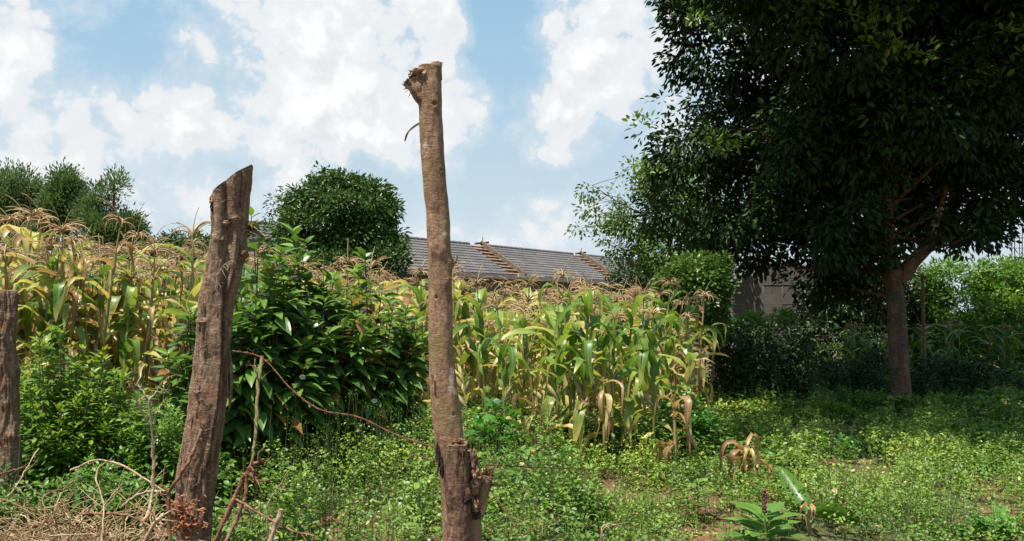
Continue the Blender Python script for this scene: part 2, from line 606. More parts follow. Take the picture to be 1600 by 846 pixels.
M_yel = mat_leaf('yellowgreen_bush_leaf', [(0, (.07, .16, .018)), (.5, (.15, .26, .028)), (1, (.30, .37, .05))], 0.45, 0.35, objvar=0.05)
M_weed = mat_leaf('weed_leaf', [(0, (.042, .10, .013)), (.4, (.092, .19, .02)), (.75, (.17, .275, .032)), (1, (.31, .385, .06))], 0.5, 0.26, AGE, objvar=0.0)
M_lobe = mat_leaf('lobed_leaf', [(0, (.05, .17, .025)), (.6, (.08, .23, .03)), (1, (.12, .28, .045))], 0.42, 0.3, objvar=0.05)
M_banana = mat_leaf('banana_leaf', [(0, (.06, .16, .02)), (1, (.11, .23, .03))], 0.35, 0.42, AGE, veins=0.6)
M_amar = mat_leaf('amaranth_leaf', [(0, (.10, .21, .035)), (1, (.17, .30, .05))], 0.45, 0.35, veins=0.35)
M_dryleaf = mat_leaf('withered_leaf', [(0, (.12, .06, .03)), (.5, (.28, .16, .08)), (1, (.46, .32, .17))], 0.8, 0.15, spec=0.2)
M_straw = mat_leaf('straw', [(0, (.16, .085, .045)), (.5, (.34, .22, .12)), (1, (.50, .38, .23))], 0.8, 0.0, spec=0.2, objvar=0.0)
M_flower = mat_leaf('white_petal', [(0, (.80, .80, .76)), (1, (.86, .86, .84))], 0.6, 0.3)
M_spike = mat_leaf('purple_seed_spike', [(0, (.10, .025, .03)), (1, (.20, .06, .06))], 0.8, 0.0)
M_greenstem = mat_leaf('green_stem', [(0, (.08, .11, .03)), (1, (.16, .17, .05))], 0.6, 0.0)

M_barkpole = mat_wood('bark_pole', (.20, .108, .064), (.37, .225, .14), (.24, .16, .08), 15, 0.5, 0.8, 0.7, spots=(.46, .38, .30), det=.35)
M_barkstub = mat_wood('bark_stub', (.13, .06, .04), (.25, .14, .10), (.16, .10, .055), 14, 0.4, 0.85, 0.9, det=.7)
M_barkpost = mat_wood('bark_leaning_post', (.135, .080, .052), (.33, .22, .15), (.21, .115, .068), 16, 0.28, 0.9, 1.0)
M_barkold = mat_wood('bark_old_post', (.12, .068, .044), (.28, .18, .12), (.20, .095, .055), 16, 0.3, 0.9, 0.8)
M_torn = mat_wood('torn_wood', (.22, .10, .055), (.40, .25, .15), (.10, .05, .03), 14, 0.15, 0.9, 1.0)
M_cut = mat_wood('cut_end_grain', (.30, .20, .13), (.44, .33, .23), None, 20, 1.0, 0.9, 0.4)
M_darkwood = mat_wood('rotten_wood', (.035, .022, .018), (.09, .055, .04), None, 16, 0.3, 0.95, 0.8)
M_trunk = mat_wood('bark_tree', (.11, .055, .034), (.20, .11, .068), (.07, .055, .042), 9, 0.25, 0.9, 0.8)
M_twig = mat_wood('bark_twig', (.10, .075, .055), (.17, .13, .10), None, 12, 0.4, 0.9, 0.3)
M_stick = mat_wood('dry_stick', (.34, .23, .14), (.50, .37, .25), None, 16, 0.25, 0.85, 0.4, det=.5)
M_redstick = mat_wood('red_brown_stick', (.15, .065, .035), (.28, .15, .09), None, 16, 0.25, 0.85, 0.5)
M_timber = mat_wood('sawn_timber', (.22, .13, .075), (.34, .22, .14), None, 6, 0.5, 0.85, 0.2)
M_timber_old = mat_wood('weathered_timber', (.15, .10, .07), (.24, .17, .12), None, 6, 0.5, 0.85, 0.2)
M_olive = mat_wood('olive_dry_stalk', (.17, .14, .055), (.27, .22, .10), None, 16, .2, .8, .3)
M_rust = mat_plain('rusty_wire', (.09, .035, .02), (.18, .075, .04), 60, 0.8, 0.2, 0.2)
M_steel = mat_plain('rebar_steel', (.10, .07, .06), (.16, .12, .10), 20, 0.7, 0.2, 0.3)
M_plaster = mat_plain('brown_wall', (.15, .095, .075), (.21, .14, .115), 2.5, 0.9, 0.2)
M_fascia = mat_plain('pink_fascia', (.45, .27, .23), (.52, .34, .29), 3, 0.6, 0.05)
M_white = mat_plain('pale_plaster', (.50, .44, .38), (.62, .56, .49), 3, 0.85, 0.1)
M_dark_in = mat_plain('dark_opening', (.02, .018, .016), (.035, .03, .028), 3, 0.7, 0.0)


def mat_tiles(name, c1, c2):
    m, nt = newmat(name)
    a = nt.nodes.new('ShaderNodeAttribute'); a.attribute_name = 'A'
    s = nt.nodes.new('ShaderNodeSeparateColor'); nt.links.new(a.outputs['Color'], s.inputs[0])
    tcn = nt.nodes.new('ShaderNodeTexCoord')
    n1 = noise(nt, tcn.outputs['Object'], 1.2, 6, 0.6)
    col = mixc(nt, s.outputs[0], c1, c2)
    col = mixc(nt, mth(nt, 'MULTIPLY', maprange(nt, n1, 0.4, 0.7), 0.35), col, (.20, .17, .15))
    p = nt.nodes.new('ShaderNodeBsdfPrincipled'); nt.links.new(col, p.inputs['Base Color'])
    p.inputs['Roughness'].default_value = 0.6
    out = nt.nodes.new('ShaderNodeOutputMaterial'); nt.links.new(p.outputs[0], out.inputs[0])
    return m


M_tiles = mat_tiles('roof_tiles', (.085, .075, .074), (.125, .110, .106))


def mat_blocks():
    m, nt = newmat('concrete_blocks')
    tcn = nt.nodes.new('ShaderNodeTexCoord')
    mp = nt.nodes.new('ShaderNodeMapping'); nt.links.new(tcn.outputs['Object'], mp.inputs[0])
    mp.inputs['Rotation'].default_value = (radians(90), 0, 0)
    br = nt.nodes.new('ShaderNodeTexBrick'); nt.links.new(mp.outputs[0], br.inputs['Vector'])
    br.inputs['Scale'].default_value = 1.0
    br.inputs['Brick Width'].default_value = 0.45
    br.inputs['Row Height'].default_value = 0.225
    br.inputs['Mortar Size'].default_value = 0.012
    br.inputs['Color1'].default_value = (.12, .11, .10, 1)
    br.inputs['Color2'].default_value = (.155, .14, .125, 1)
    br.inputs['Mortar'].default_value = (.25, .225, .20, 1)
    n1 = noise(nt, tcn.outputs['Object'], 5, 7, 0.7)
    col = mixc(nt, mth(nt, 'MULTIPLY', maprange(nt, n1, .4, .65), .5), br.outputs['Color'], (.13, .115, .10))
    b = nt.nodes.new('ShaderNodeBump'); b.inputs['Strength'].default_value = 0.4; b.inputs['Distance'].default_value = 0.02
    nt.links.new(n1, b.inputs['Height'])
    p = nt.nodes.new('ShaderNodeBsdfPrincipled'); nt.links.new(col, p.inputs['Base Color']); nt.links.new(b.outputs[0], p.inputs['Normal'])
    p.inputs['Roughness'].default_value = 0.9
    out = nt.nodes.new('ShaderNodeOutputMaterial'); nt.links.new(p.outputs[0], out.inputs[0])
    return m


M_blocks = mat_blocks()


def mat_ground():
    m, nt = newmat('soil')
    tcn = nt.nodes.new('ShaderNodeTexCoord')
    n1 = noise(nt, tcn.outputs['Object'], 1.3, 9, 0.65)
    n2 = noise(nt, tcn.outputs['Object'], 26, 6, 0.7)
    n3 = noise(nt, tcn.outputs['Object'], 0.5, 3, 0.5)
    col = mixc(nt, maprange(nt, n1, .35, .65), (.13, .052, .028), (.21, .095, .052))
    col = mixc(nt, maprange(nt, n2, .5, .66), col, (.26, .15, .085))
    col = mixc(nt, maprange(nt, n3, .42, .56, 0, .8), col, (.055, .08, .022))
    g = nt.nodes.new('ShaderNodeNewGeometry')
    ss = nt.nodes.new('ShaderNodeSeparateXYZ'); nt.links.new(g.outputs['Position'], ss.inputs[0])
    col = mixc(nt, maprange(nt, ss.outputs[1], 22, 40), col, mixc(nt, n1, (.05, .075, .025), (.09, .10, .04)))
    b = nt.nodes.new('ShaderNodeBump'); b.inputs['Strength'].default_value = 0.8; b.inputs['Distance'].default_value = 0.04
    nt.links.new(mth(nt, 'ADD', n1, n2), b.inputs['Height'])
    p = nt.nodes.new('ShaderNodeBsdfPrincipled'); nt.links.new(col, p.inputs['Base Color']); nt.links.new(b.outputs[0], p.inputs['Normal'])
    p.inputs['Roughness'].default_value = 0.95
    out = nt.nodes.new('ShaderNodeOutputMaterial'); nt.links.new(p.outputs[0], out.inputs[0])
    return m


M_ground = mat_ground()

# ------------------------------------------------------------------ ground
def make_ground():
    xs = np.concatenate([-np.geomspace(3000, 12.5, 30), np.arange(-12, 12.01, 0.15), np.geomspace(12.5, 3000, 30)])
    ys = np.concatenate([-np.geomspace(400, 1, 14), np.arange(0, 26, 0.15), np.geomspace(26.3, 4500, 36)])
    gx, gy = np.meshgrid(xs, ys)
    z = gz(gx, gy)
    z = z + 0.012 * fbm(np.stack([gx * 7, gy * 7, gx * 0], -1), 2) * (np.abs(gx) < 12.1) * (gy < 26) * (gy > 0)
    V = np.stack([gx, gy, z], -1).reshape(-1, 3)
    ny, nx = gx.shape
    i = np.arange(ny - 1)[:, None] * nx + np.arange(nx - 1)[None]
    F = np.stack([i, i + 1, i + nx + 1, i + nx], -1).reshape(-1, 4)
    o = MB().add(V, F).build('ground', M_ground)
    tag(o, kind='structure')


make_ground()

# ------------------------------------------------------------------ buildings
def box(mb, c, half, ax=None, A=(0.5, 0, 0, 0)):
    """box at c with half sizes along the axes ax (rows)"""
    ax = np.eye(3) if ax is None else np.asarray(ax, float)
    s = np.array([(-1, -1, -1), (1, -1, -1), (1, 1, -1), (-1, 1, -1), (-1, -1, 1), (1, -1, 1), (1, 1, 1), (-1, 1, 1)], float)
    V = np.asarray(c, float) + (s * np.asarray(half, float)) @ ax
    F = [(0, 3, 2, 1), (4, 5, 6, 7), (0, 1, 5, 4), (1, 2, 6, 5), (2, 3, 7, 6), (3, 0, 4, 7)]
    mb.add(V, F, A)


def tile_panel(mb, O, du, L, ds, H, rng):
    """tiled slope: O lower corner, du along the eave, ds up the slope, n outward"""
    n = unit(np.cross(du, ds))
    if n[2] < 0: n = -n
    rows = max(3, int(round(H / 0.27)))
    cols = max(4, int(round(L / 0.24)))
    rh, cw = H / rows, L / cols
    k = 6
    uu = np.linspace(0, L, cols * k + 1)
    prof = 0.024 * np.abs(np.sin(pi * uu / cw)) ** 0.8
    for r in range(rows):
        tone = rng.uniform(0.25, 0.75)
        for (s0, z0, s1, z1) in ((r * rh - 0.03, 0.032, (r + 1) * rh, 0.0), (r * rh - 0.03, -0.01, r * rh - 0.03, 0.032)):
            jit = np.repeat(rng.uniform(-0.35, 0.35, cols), k)
            jit = np.concatenate([jit, jit[-1:]])
            a = O + uu[:, None] * du + s0 * ds + (z0 + prof)[:, None] * n
            b = O + uu[:, None] * du + s1 * ds + (z1 + prof)[:, None] * n
            m = len(uu)
            F = np.stack([np.arange(m - 1), np.arange(1, m), m + np.arange(1, m), m + np.arange(m - 1)], -1)
            A = np.zeros((2 * m, 4)); A[:, 0] = np.clip(np.tile(tone + jit, 2), 0, 1)
            mb.add(np.concatenate([a, b]), F, A)


def make_long_house():
    rng = np.random.default_rng(3)
    S = 1.25
    E0 = np.array([-1.96 * S, 29.6 * S, 0]); du = np.array([0.6, 0.8, 0.0]); nb = np.array([-0.8, 0.6, 0.0])   # along the wall, away from the camera
    ze, zr, w = EYE + 1.4 * S, EYE + 2.6 * S, 1.96 * S
    root = empty('terraced_house', E0 + du * 6 * S, 'long unfinished terraced house under a grey tiled roof with bare batten strips, behind the maize', 'house')
    loc = np.array(root.location)
    up = np.array([0, 0, 1.0])
    t0, t1 = -6.5 * S, 21 * S
    # wall
    mb = MB()
    over = 0.45
    wall_o = E0 + nb * over
    def wallseg(a, b, z0, z1, mb=mb):
        c = wall_o + du * (a + b) / 2 + up * (z0 + z1) / 2 + nb * 0.1
        box(mb, c, ((b - a) / 2, 0.1, (z1 - z0) / 2), [du, nb, up])
    opens = []
    t = t0 + 1.4
    while t < t1 - 2.2:
        opens.append((t, t + 1.15)); t += 2.9
    prev = t0
    for a, b in opens:
        wallseg(prev, a, 0, ze - 0.12); wallseg(a, b, 0, 1.0); wallseg(a, b, 2.3, ze - 0.12)
        prev = b
    wallseg(prev, t1, 0, ze - 0.12)
    # back and gables
    box(mb, wall_o + nb * (2 * (w - over) - 0.1) + du * (t0 + t1) / 2 + up * (ze - .12) / 2, ((t1 - t0) / 2, 0.1, (ze - .12) / 2), [du, nb, up])
    for tt in (t0 + 0.1, t1 - 0.1):
        c0 = wall_o + du * tt
        A_, B_ = c0 + nb * 0.2, c0 + nb * (2 * (w - over) - 0.2)
        P = [A_, B_, B_ + up * (ze - .12), (A_ + B_) / 2 + up * (zr - .15), A_ + up * (ze - .12)]
        V = np.array([p - du * .1 for p in P] + [p + du * .1 for p in P])
        mb.add(V, [(0, 1, 2, 4), (5, 9, 7, 6), (0, 5, 6, 1), (1, 6, 7, 2), (2, 7, 8, 3), (3, 8, 9, 4), (4, 9, 5, 0)])
        mb.add(V[[2, 3, 4, 7, 8, 9]], [(0, 1, 2), (5, 4, 3)])
    wo_ = mb.build('wall', M_plaster, root, False, loc)
    for a, b in opens:
        m2 = MB()
        box(m2, wall_o + du * (a + b) / 2 + up * 1.65 + nb * 0.16, ((b - a) / 2 - .05, 0.01, .60), [du, nb, up])
        m2.build('window', M_dark_in, root, False, loc)
    # roof
    ridge_o = E0 + nb * w
    ds = unit(nb * w + up * (zr - ze)); H = sqrt(w * w + (zr - ze) ** 2)
    ds2 = unit(-nb * w + up * (zr - ze))
    gaps = [(3.15 * S, 4.15 * S), (10.3 * S, 11.2 * S)]
    segs = [(t0 - .3, gaps[0][0]), (gaps[0][1], gaps[1][0]), (gaps[1][1], t1 + .3)]
    nrm = unit(np.cross(du, ds)); nrm = nrm if nrm[2] > 0 else -nrm
    for k, (a, b) in enumerate(segs):
        m = MB()
        tile_panel(m, E0 + du * a + up * ze, du, b - a, ds, H, rng)
        tile_panel(m, E0 + nb * 2 * w + du * a + up * ze, du, b - a, ds2, H, rng)
        rr = MB()
        for q in np.arange(a, b - 0.05, 0.42):
            p0 = ridge_o + du * q + up * (zr + 0.0)
            tube(rr, [p0, p0 + du * min(0.44, b - q)], [0.085, 0.105], 10, (rng.uniform(.2, .8), 0, 0, 0))
        ro = m.build('roof', M_tiles, root, False, loc)
        rr.build('ridge_cap', M_tiles, ro, True, loc)
    # bare strips with battens, rafters and a raised gable board
    for a, b in gaps:
        dmb = MB()
        cs = E0 + du * (a + b) / 2 + up * ze + ds * H / 2 - nrm * 0.16
        box(dmb, cs, ((b - a) / 2, H / 2, 0.01), [du, ds, nrm])
        dmb.build('roof_underlay', M_dark_in, root, False, loc)
        for q in np.linspace(0.12, H - 0.12, 9):
            bt = MB()
            box(bt, E0 + du * ((a + b) / 2 - 0.15) + up * ze + ds * q - nrm * 0.02 + nrm * rng.uniform(-.01, .02), ((b - a) / 2 - .02, 0.05, 0.035), [du, unit(ds + du * rng.uniform(-.04, .04)), nrm])
            bt.build('batten', M_timber, root, False, loc)
        rf = MB()
        box(rf, E0 + du * (b - 0.25) + up * ze + ds * (H / 2) + nrm * 0.10, (0.055, H / 2 + 0.12, 0.10), [du, ds, nrm])
        rf.build('rafter', M_timber_old, root, False, loc)
        rf = MB()
        box(rf, E0 + du * (a + 0.05) + up * ze + ds * (H / 2) - nrm * 0.10, (0.04, H / 2, 0.06), [du, ds, nrm])
        rf.build('rafter', M_timber, root, False, loc)
        pk = MB()
        box(pk, ridge_o + du * (b - 0.25) + up * (zr + 0.12), (0.5, 0.05, 0.05), [unit(du + up * .12), nb, up])
        tube(pk, [ridge_o + du * (b - .2) + up * zr, ridge_o + du * (b - .18) + up * (zr + .42)], .022, 6)
        pk.build('ridge_board', M_timber_old, root, False, loc)
    f = MB()
    box(f, E0 + du * (t0 + t1) / 2 + up * (ze - 0.11) - nb * 0.02, ((t1 - t0) / 2 + .3, 0.03, 0.10), [du, nb, up])
    f.build('fascia', M_fascia, root, False, loc)
    # soffit
    f = MB()
    box(f, E0 + du * (t0 + t1) / 2 + up * (ze - 0.16) + nb * (over / 2), ((t1 - t0) / 2, over / 2 - .02, 0.02), [du, nb, up])
    f.build('soffit', M_fascia, root, False, loc)
    f = MB()
    box(f, E0 + du * 3.9 * S + up * (ze - 0.02) - nb * 0.10, (0.45, 0.04, 0.07), [du, nb, up])
    f.build('gutter_piece', M_white, root, False, loc)


make_long_house()


def simple_house(cx, Y, ze, zr, hw, depth, ang, label, wallmat, group=None):
    rng = np.random.default_rng(int(Y * 7))
    root = empty('house', (cx, Y, 0), label, 'house', group)
    loc = np.array(root.location)
    du = np.array([cos(ang), sin(ang), 0]); nb = np.array([-sin(ang), cos(ang), 0]); up = np.array([0, 0, 1.0])
    C0 = np.array([cx, Y, 0.0])
    m = MB()
    for s in (-1, 1):
        box(m, C0 + nb * (s * (depth - .3)) + up * (ze / 2), (hw - .22, .1, ze / 2), [du, nb, up])
        c0 = C0 + du * s * (hw - .3)
        P = [c0 - nb * (depth - .2), c0 + nb * (depth - .2)]
        P = [P[0], P[1], P[1] + up * ze, c0 + up * (zr - .06), P[0] + up * ze]
        V = np.array([p - du * .08 for p in P] + [p + du * .08 for p in P])
        m.add(V, [(0, 1, 2, 4), (5, 9, 7, 6)]); m.add(V[[2, 3, 4, 7, 8, 9]], [(0, 1, 2), (5, 4, 3)])
    m.build('wall', wallmat, root, False, loc)
    H = sqrt(depth ** 2 + (zr - ze) ** 2)
    for s in (-1, 1):
        ds = unit(-nb * s * depth + up * (zr - ze))
        m = MB()
        O = C0 + nb * s * depth - du * hw * 1.0 + up * ze
        tile_panel(m, O, du, 2 * hw, ds, H, rng)
        box(m, O + du * hw + ds * H / 2 - unit(np.cross(du, ds)) * (1 if np.cross(du, ds)[2] > 0 else -1) * .06, (hw, H / 2, .03), [du, ds, np.cross(du, ds)])
        m.build('roof', M_tiles, root, False, loc)
        f = MB()
        box(f, C0 + nb * s * (depth + .03) + up * (ze - .08), (hw, .02, .09), [du, nb, up])
        f.build('fascia', M_fascia, root, False, loc)
    w = MB()
    box(w, C0 - nb * (depth - .18) + up * 1.5 - nb * .01, (.5, .015, .5), [du, nb, up])
    w.build('window', M_dark_in, root, False, loc)


# grey gable by the leaning post; white-walled house seen beside the block wall
p = at(402, 380, 40)
simple_house(p[0] - .6, 42, 3.9, 5.75, 3.2, 2.6, radians(-38), 'small house with a grey tiled gable peeping between leaning post and round tree', M_plaster)
p = at(1128, 440, 27)
simple_house(at(1166, 440, 30)[0], 30, 2.45, 3.30, 1.7, 1.6, radians(4), 'pale walled house with grey tiled roof just left of the block wall', M_white)


def make_block_wall():
    Y = 21.0
    p0 = on_ground(1146, Y)
    root = empty('block_wall', p0, 'stepped wall of bare grey concrete blocks in the shade of the big tree', 'wall')
    loc = np.array(p0)
    bw, bh, th = 0.45, 0.225, 0.2
    up = np.array([0, 0, 1.0])
    m = MB()
    rng = np.random.default_rng(5)
    zt = at(1200, 424, Y)[2]
    rows = int((zt - p0[2]) / bh) + 1
    for r in range(rows):
        start = {rows - 1: 3, rows - 2: 1, rows - 3: 1}.get(r, 0) * bw * 0.5
        ncols = 4
        off = (r % 2) * bw / 2
        x = start - off
        for k in range(ncols + 1):
            a, b = max(start, x + k * bw), x + (k + 1) * bw
            if b - a < .05: continue
            c = p0 + np.array([(a + b) / 2, rng.uniform(-.006, .006), (r + .5) * bh])
            box(m, c, ((b - a) / 2 - .005, th / 2, bh / 2 - .005), None, (rng.uniform(), 0, 0, 0))
    box(m, p0 + np.array([.93, 0, rows * bh / 2 - .15]), (.84, th / 2 - .012, rows * bh / 2 - .25))
    m.build('masonry', M_blocks, root, False, loc)
    f = MB()
    box(f, p0 + np.array([.8, -.35, .05]), (1.1, .22, .17))
    f.build('footing', M_blocks, root, False, loc)


make_block_wall()


def make_rebar_wall():
    Y = 30
    p0 = on_ground(1640, Y)
    root = empty('unfinished_wall', p0, 'brown wall with bare reinforcing bars standing up at the far right', 'wall')
    loc = np.array(p0)
    zt = at(1590, 407, Y)[2]
    m = MB()
    box(m, (p0[0] + .6, Y, zt / 2), (2.2, .12, zt / 2))
    m.build('masonry', M_plaster, root, False, loc)
    for k, px in enumerate((1581, 1586, 1593, 1598, 1612)):
        b = MB()
        q = at(px, 407, Y)
        tube(b, [(q[0], Y + .05 * (k % 2), q[2] - .3), (q[0] + .02, Y, at(px, 352 + 8 * (k % 3), Y)[2])], .016, 6)
        b.build('reinforcing_bar', M_steel, root, True, loc)
    b = MB()
    for yy in (372, 388):
        q0, q1 = at(1579, yy, Y), at(1616, yy, Y)
        tube(b, [q0, q1], .012, 6)
    b.build('tie_bar', M_steel, root, True, loc)


make_rebar_wall()


# ------------------------------------------------------------------ trees
def blob_points(blobs, n, rng, shell=0.6, gap=0.25, gscale=1.0, seed=0.0):
    """points in a union of ellipsoids, denser at the surface, with gaps"""
    w = np.array([b[3] * b[4] * b[5] * (b[6] if len(b) > 6 else 1) for b in blobs]); w = w / w.sum()
    out, cen = [], []
    tot = 0
    while tot < n:
        k = rng.choice(len(blobs), n, p=w)
        B = np.array([b[:6] for b in blobs])[k]
        d = rvec(n, rng)
        r = rng.uniform(0, 1, n) ** (1 / 3)
        r = np.where(rng.uniform(0, 1, n) < shell, 0.72 + 0.30 * rng.uniform(0, 1, n), r)
        P = B[:, :3] + d * r[:, None] * B[:, 3:6]
        nz = fbm(P * gscale * 1.1 + seed, 2)
        ok = nz > -gap
        P, B = P[ok], B[ok]
        out.append(P); cen.append(B[:, :3]); tot += len(P)
    return np.concatenate(out)[:n], np.concatenate(cen)[:n]


def leaf_clusters(mb, P, C, per, spread, size, T, rng, droop=0.25, upn=0.8, light=0.0, flat=0.75):
    """leaves round each twig end"""
    m = len(P) * per
    Pc = np.repeat(P, per, 0); Cc = np.repeat(C, per, 0)
    d = rvec(m, rng)
    outw = unit(Pc - Cc)
    off = d * (spread * rng.uniform(0.15, 1.0, m) ** 0.6)[:, None]
    off[:, 2] *= flat
    pos = Pc + off
    D = unit(d * 0.9 + outw * 0.5 + rvec(m, rng) * 0.35 + np.array([0, 0, -droop]))
    N = unit(np.array([0, 0, upn]) + rvec(m, rng) * 0.75 + outw * 0.3)
    cl = np.repeat(rng.uniform(0, 1, len(P)), per)
    rnd = np.clip(0.55 * cl + 0.45 * rng.uniform(0, 1, m) + light, 0, 1)
    S = size * rng.uniform(0.65, 1.2, m)
    scatter(mb, T, pos, D, N, S, rnd)


def limb(mb, pts, r0, r1, sides=10, n=14, rough=0.12, seed=0):
    q = spline(pts, n)
    tube(mb, q, np.linspace(r0, r1, n), sides, rough=rough, seed=seed)
    return q


def make_tree(name, label, cat, base, trunk_pts, tr, blobs, nclus, per, spread, size, T, mleaf, mtrunk, seed, group=None, gap=.25, shell=.6, droop=.25, light=0.0, gscale=1.0, ntwig=60, part_limbs=False, extra=None, flat=.75, trunkmul=.55):
    rng = np.random.default_rng(seed)
    root = empty(name, base, label, cat, group)
    loc = np.array(base, float)
    tm = MB()
    tq = limb(tm, trunk_pts, tr[0], tr[1], 20, 30, 0.10, seed)
    # root flare
    for k in range(5):
        a = k * 2 * pi / 5 + rng.uniform(-.3, .3)
        limb(tm, [loc + np.array([cos(a) * tr[0] * .3, sin(a) * tr[0] * .3, tr[0] * 1.6]), loc + np.array([cos(a) * tr[0] * .85, sin(a) * tr[0] * .85, tr[0] * .3]), loc + np.array([cos(a) * tr[0] * 1.7, sin(a) * tr[0] * 1.7, -.08])], tr[0] * .5, tr[0] * .15, 8, 6)
    tm.build('trunk', mtrunk, root, True, loc)
    P, C = blob_points(blobs, nclus, rng, shell, gap, gscale, seed)
    bm_ = MB()
    for k, b in enumerate(blobs):
        c = np.array(b[:3])
        j = int(np.clip(rng.uniform(.5, .95) * len(tq), 5, len(tq) - 1))
        lower = np.where(tq[:, 2] < c[2] - 0.2)[0]
        if len(lower): j = int(min(j, lower[-1])) if lower[-1] > 8 else j
        s = tq[j]
        if part_limbs and c[1] < 12.6:
            s = tq[-2]; lift = np.array([0, 0, 2.2])
        else:
            lift = 0
        mid = s * .5 + c * .5 + lift + np.array([0, 0, -.12 * np.linalg.norm(c - s)]) * rng.uniform(-.6, 1)
        rr = tr[1] * trunkmul * 1.3
        if part_limbs:
            lm = MB(); q = limb(lm, [s, mid, c], rr * 1.2, rr * .3, 8, 12, .1, k); lm.build('branch', mtrunk, root, True, loc)
        else:
            q = limb(bm_, [s, mid, c], rr, rr * .25, 6, 10, .1, k)
        near = np.argsort(np.linalg.norm((P - c) / np.array(b[3:6]), axis=1) + rng.uniform(0, .8, len(P)))[:max(3, ntwig // len(blobs))]
        for i in near:
            jj = rng.integers(len(q) // 2, len(q))
            limb(bm_, [q[jj], (q[jj] + P[i]) / 2 + rvec(1, rng)[0] * .08 * np.linalg.norm(P[i] - q[jj]), P[i]], rr * .28, rr * .06, 4, 5, 0, i)
    if extra: extra(bm_, root, loc, tm)
    bm_.build('twigs', M_twig if mtrunk is not M_trunk else M_trunk, root, True, loc)
    lm = MB()
    leaf_clusters(lm, P, C, per, spread, size, T, rng, droop, light=light, flat=flat)
    lm.build('crown', mleaf, root, False, loc)
    return root


def B(px, py, Y, rx, ry, rz=None, w=1):
    """ellipsoid of foliage: centre seen at px,py at distance Y; radii given in photo pixels at that distance"""
    c = at(px, py, Y)
    k = Y / FPX
    return (c[0], c[1], c[2], rx * k, (rz if rz else (rx + ry) / 2) * k, ry * k, w)


# the big shade tree
YB = 14.5
tb = on_ground(1408, YB)
def tr_at(px, py, Y=YB): return at(px, py, Y)
big_blobs = [
    B(1135, 60, 14.5, 100, 100), B(1070, 210, 14.6, 85, 75), B(1110, 320, 14.8, 105, 80), B(1190, 375, 15.0, 85, 52),
    B(1250, 120, 14.0, 130, 120, 150), B(1230, 270, 14.6, 120, 110, 140), B(1290, 395, 15.4, 80, 65),
    B(1400, 60, 13.6, 130, 120, 170), B(1400, 200, 16.4, 110, 100, 120), B(1500, 150, 14.2, 130, 130, 160),
    B(1500, 300, 15.2, 105, 75, 110), B(1600, 90, 15, 110, 130), B(1590, 270, 15.2, 80, 80), B(1360, 330, 16.2, 85, 70, 90),
    B(1420, -110, 15, 330, 130, 290), B(1200, -80, 15, 200, 120, 200), B(1640, -60, 15, 160, 140, 180), B(1072, 10, 14.8, 38, 70), B(1440, 60, 16.4, 240, 160, 120), B(1240, 190, 16.2, 150, 150, 120),
    B(1560, 350, 15.4, 60, 35), B(1285, 445, 15.6, 50, 36), B(1330, 440, 15.6, 60, 40), B(1165, 400, 15.4, 40, 24), B(1350, 375, 14.2, 60, 55), B(1520, 368, 14.2, 66, 30), B(1470, 330, 13.9, 60, 34), B(1290, 340, 14, 90, 80, 110), B(1340, 200, 13.4, 110, 110, 90),
    B(1180, 200, 13.2, 90, 100, 90), B(1450, 130, 12.6, 130, 110, 110), B(1300, 20, 12.2, 170, 120, 120), B(1560, 60, 12.6, 120, 130, 110), B(1450, 320, 16.6, 100, 70, 70), B(1580, 220, 16.4, 110, 110, 80), B(1300, 300, 16.5, 110, 90, 70), B(1370, 470, 16.2, 50, 34, 40),
    (3.6, 11.9, 6.9, 1.5, 1.3, 1.2, .7), (5.4, 11.6, 7.2, 1.6, 1.3, 1.2, .7), (7.2, 11.8, 7.0, 1.6, 1.4, 1.2, .7), (8.8, 12.6, 7.0, 1.5, 1.5, 1.2, .7), (3.0, 8.9, 7.0, 1.2, .9, .7, 1.), (1.5, 9.2, 7.2, 1.2, .9, .7, 1.), (4.5, 8.9, 6.9, 1.2, .9, .7, 1.), (6.0, 9.1, 6.9, 1.2, .9, .7, 1.), (2.4, 10.4, 7.6, 1.2, 1., .8, .8),  # unseen clumps above the view, added to throw shade on the near ground
    (3.2, 10.7, 7.4, 1.3, 1.1, .9, .8), (4.8, 10.5, 7.3, 1.4, 1.1, 1.0, .8), (6.4, 10.6, 7.2, 1.4, 1.1, 1.0, .8), (8.0, 11.2, 7.2, 1.4, 1.1, 1.0, .8), (3.0, 9.9, 7.5, 1.2, .9, .8, .9), (4.6, 9.7, 7.4, 1.3, .9, .8, .9), (6.2, 9.8, 7.4, 1.3, .9, .8, .9), (7.8, 10.3, 7.4, 1.3, .9, .8, .9),
]


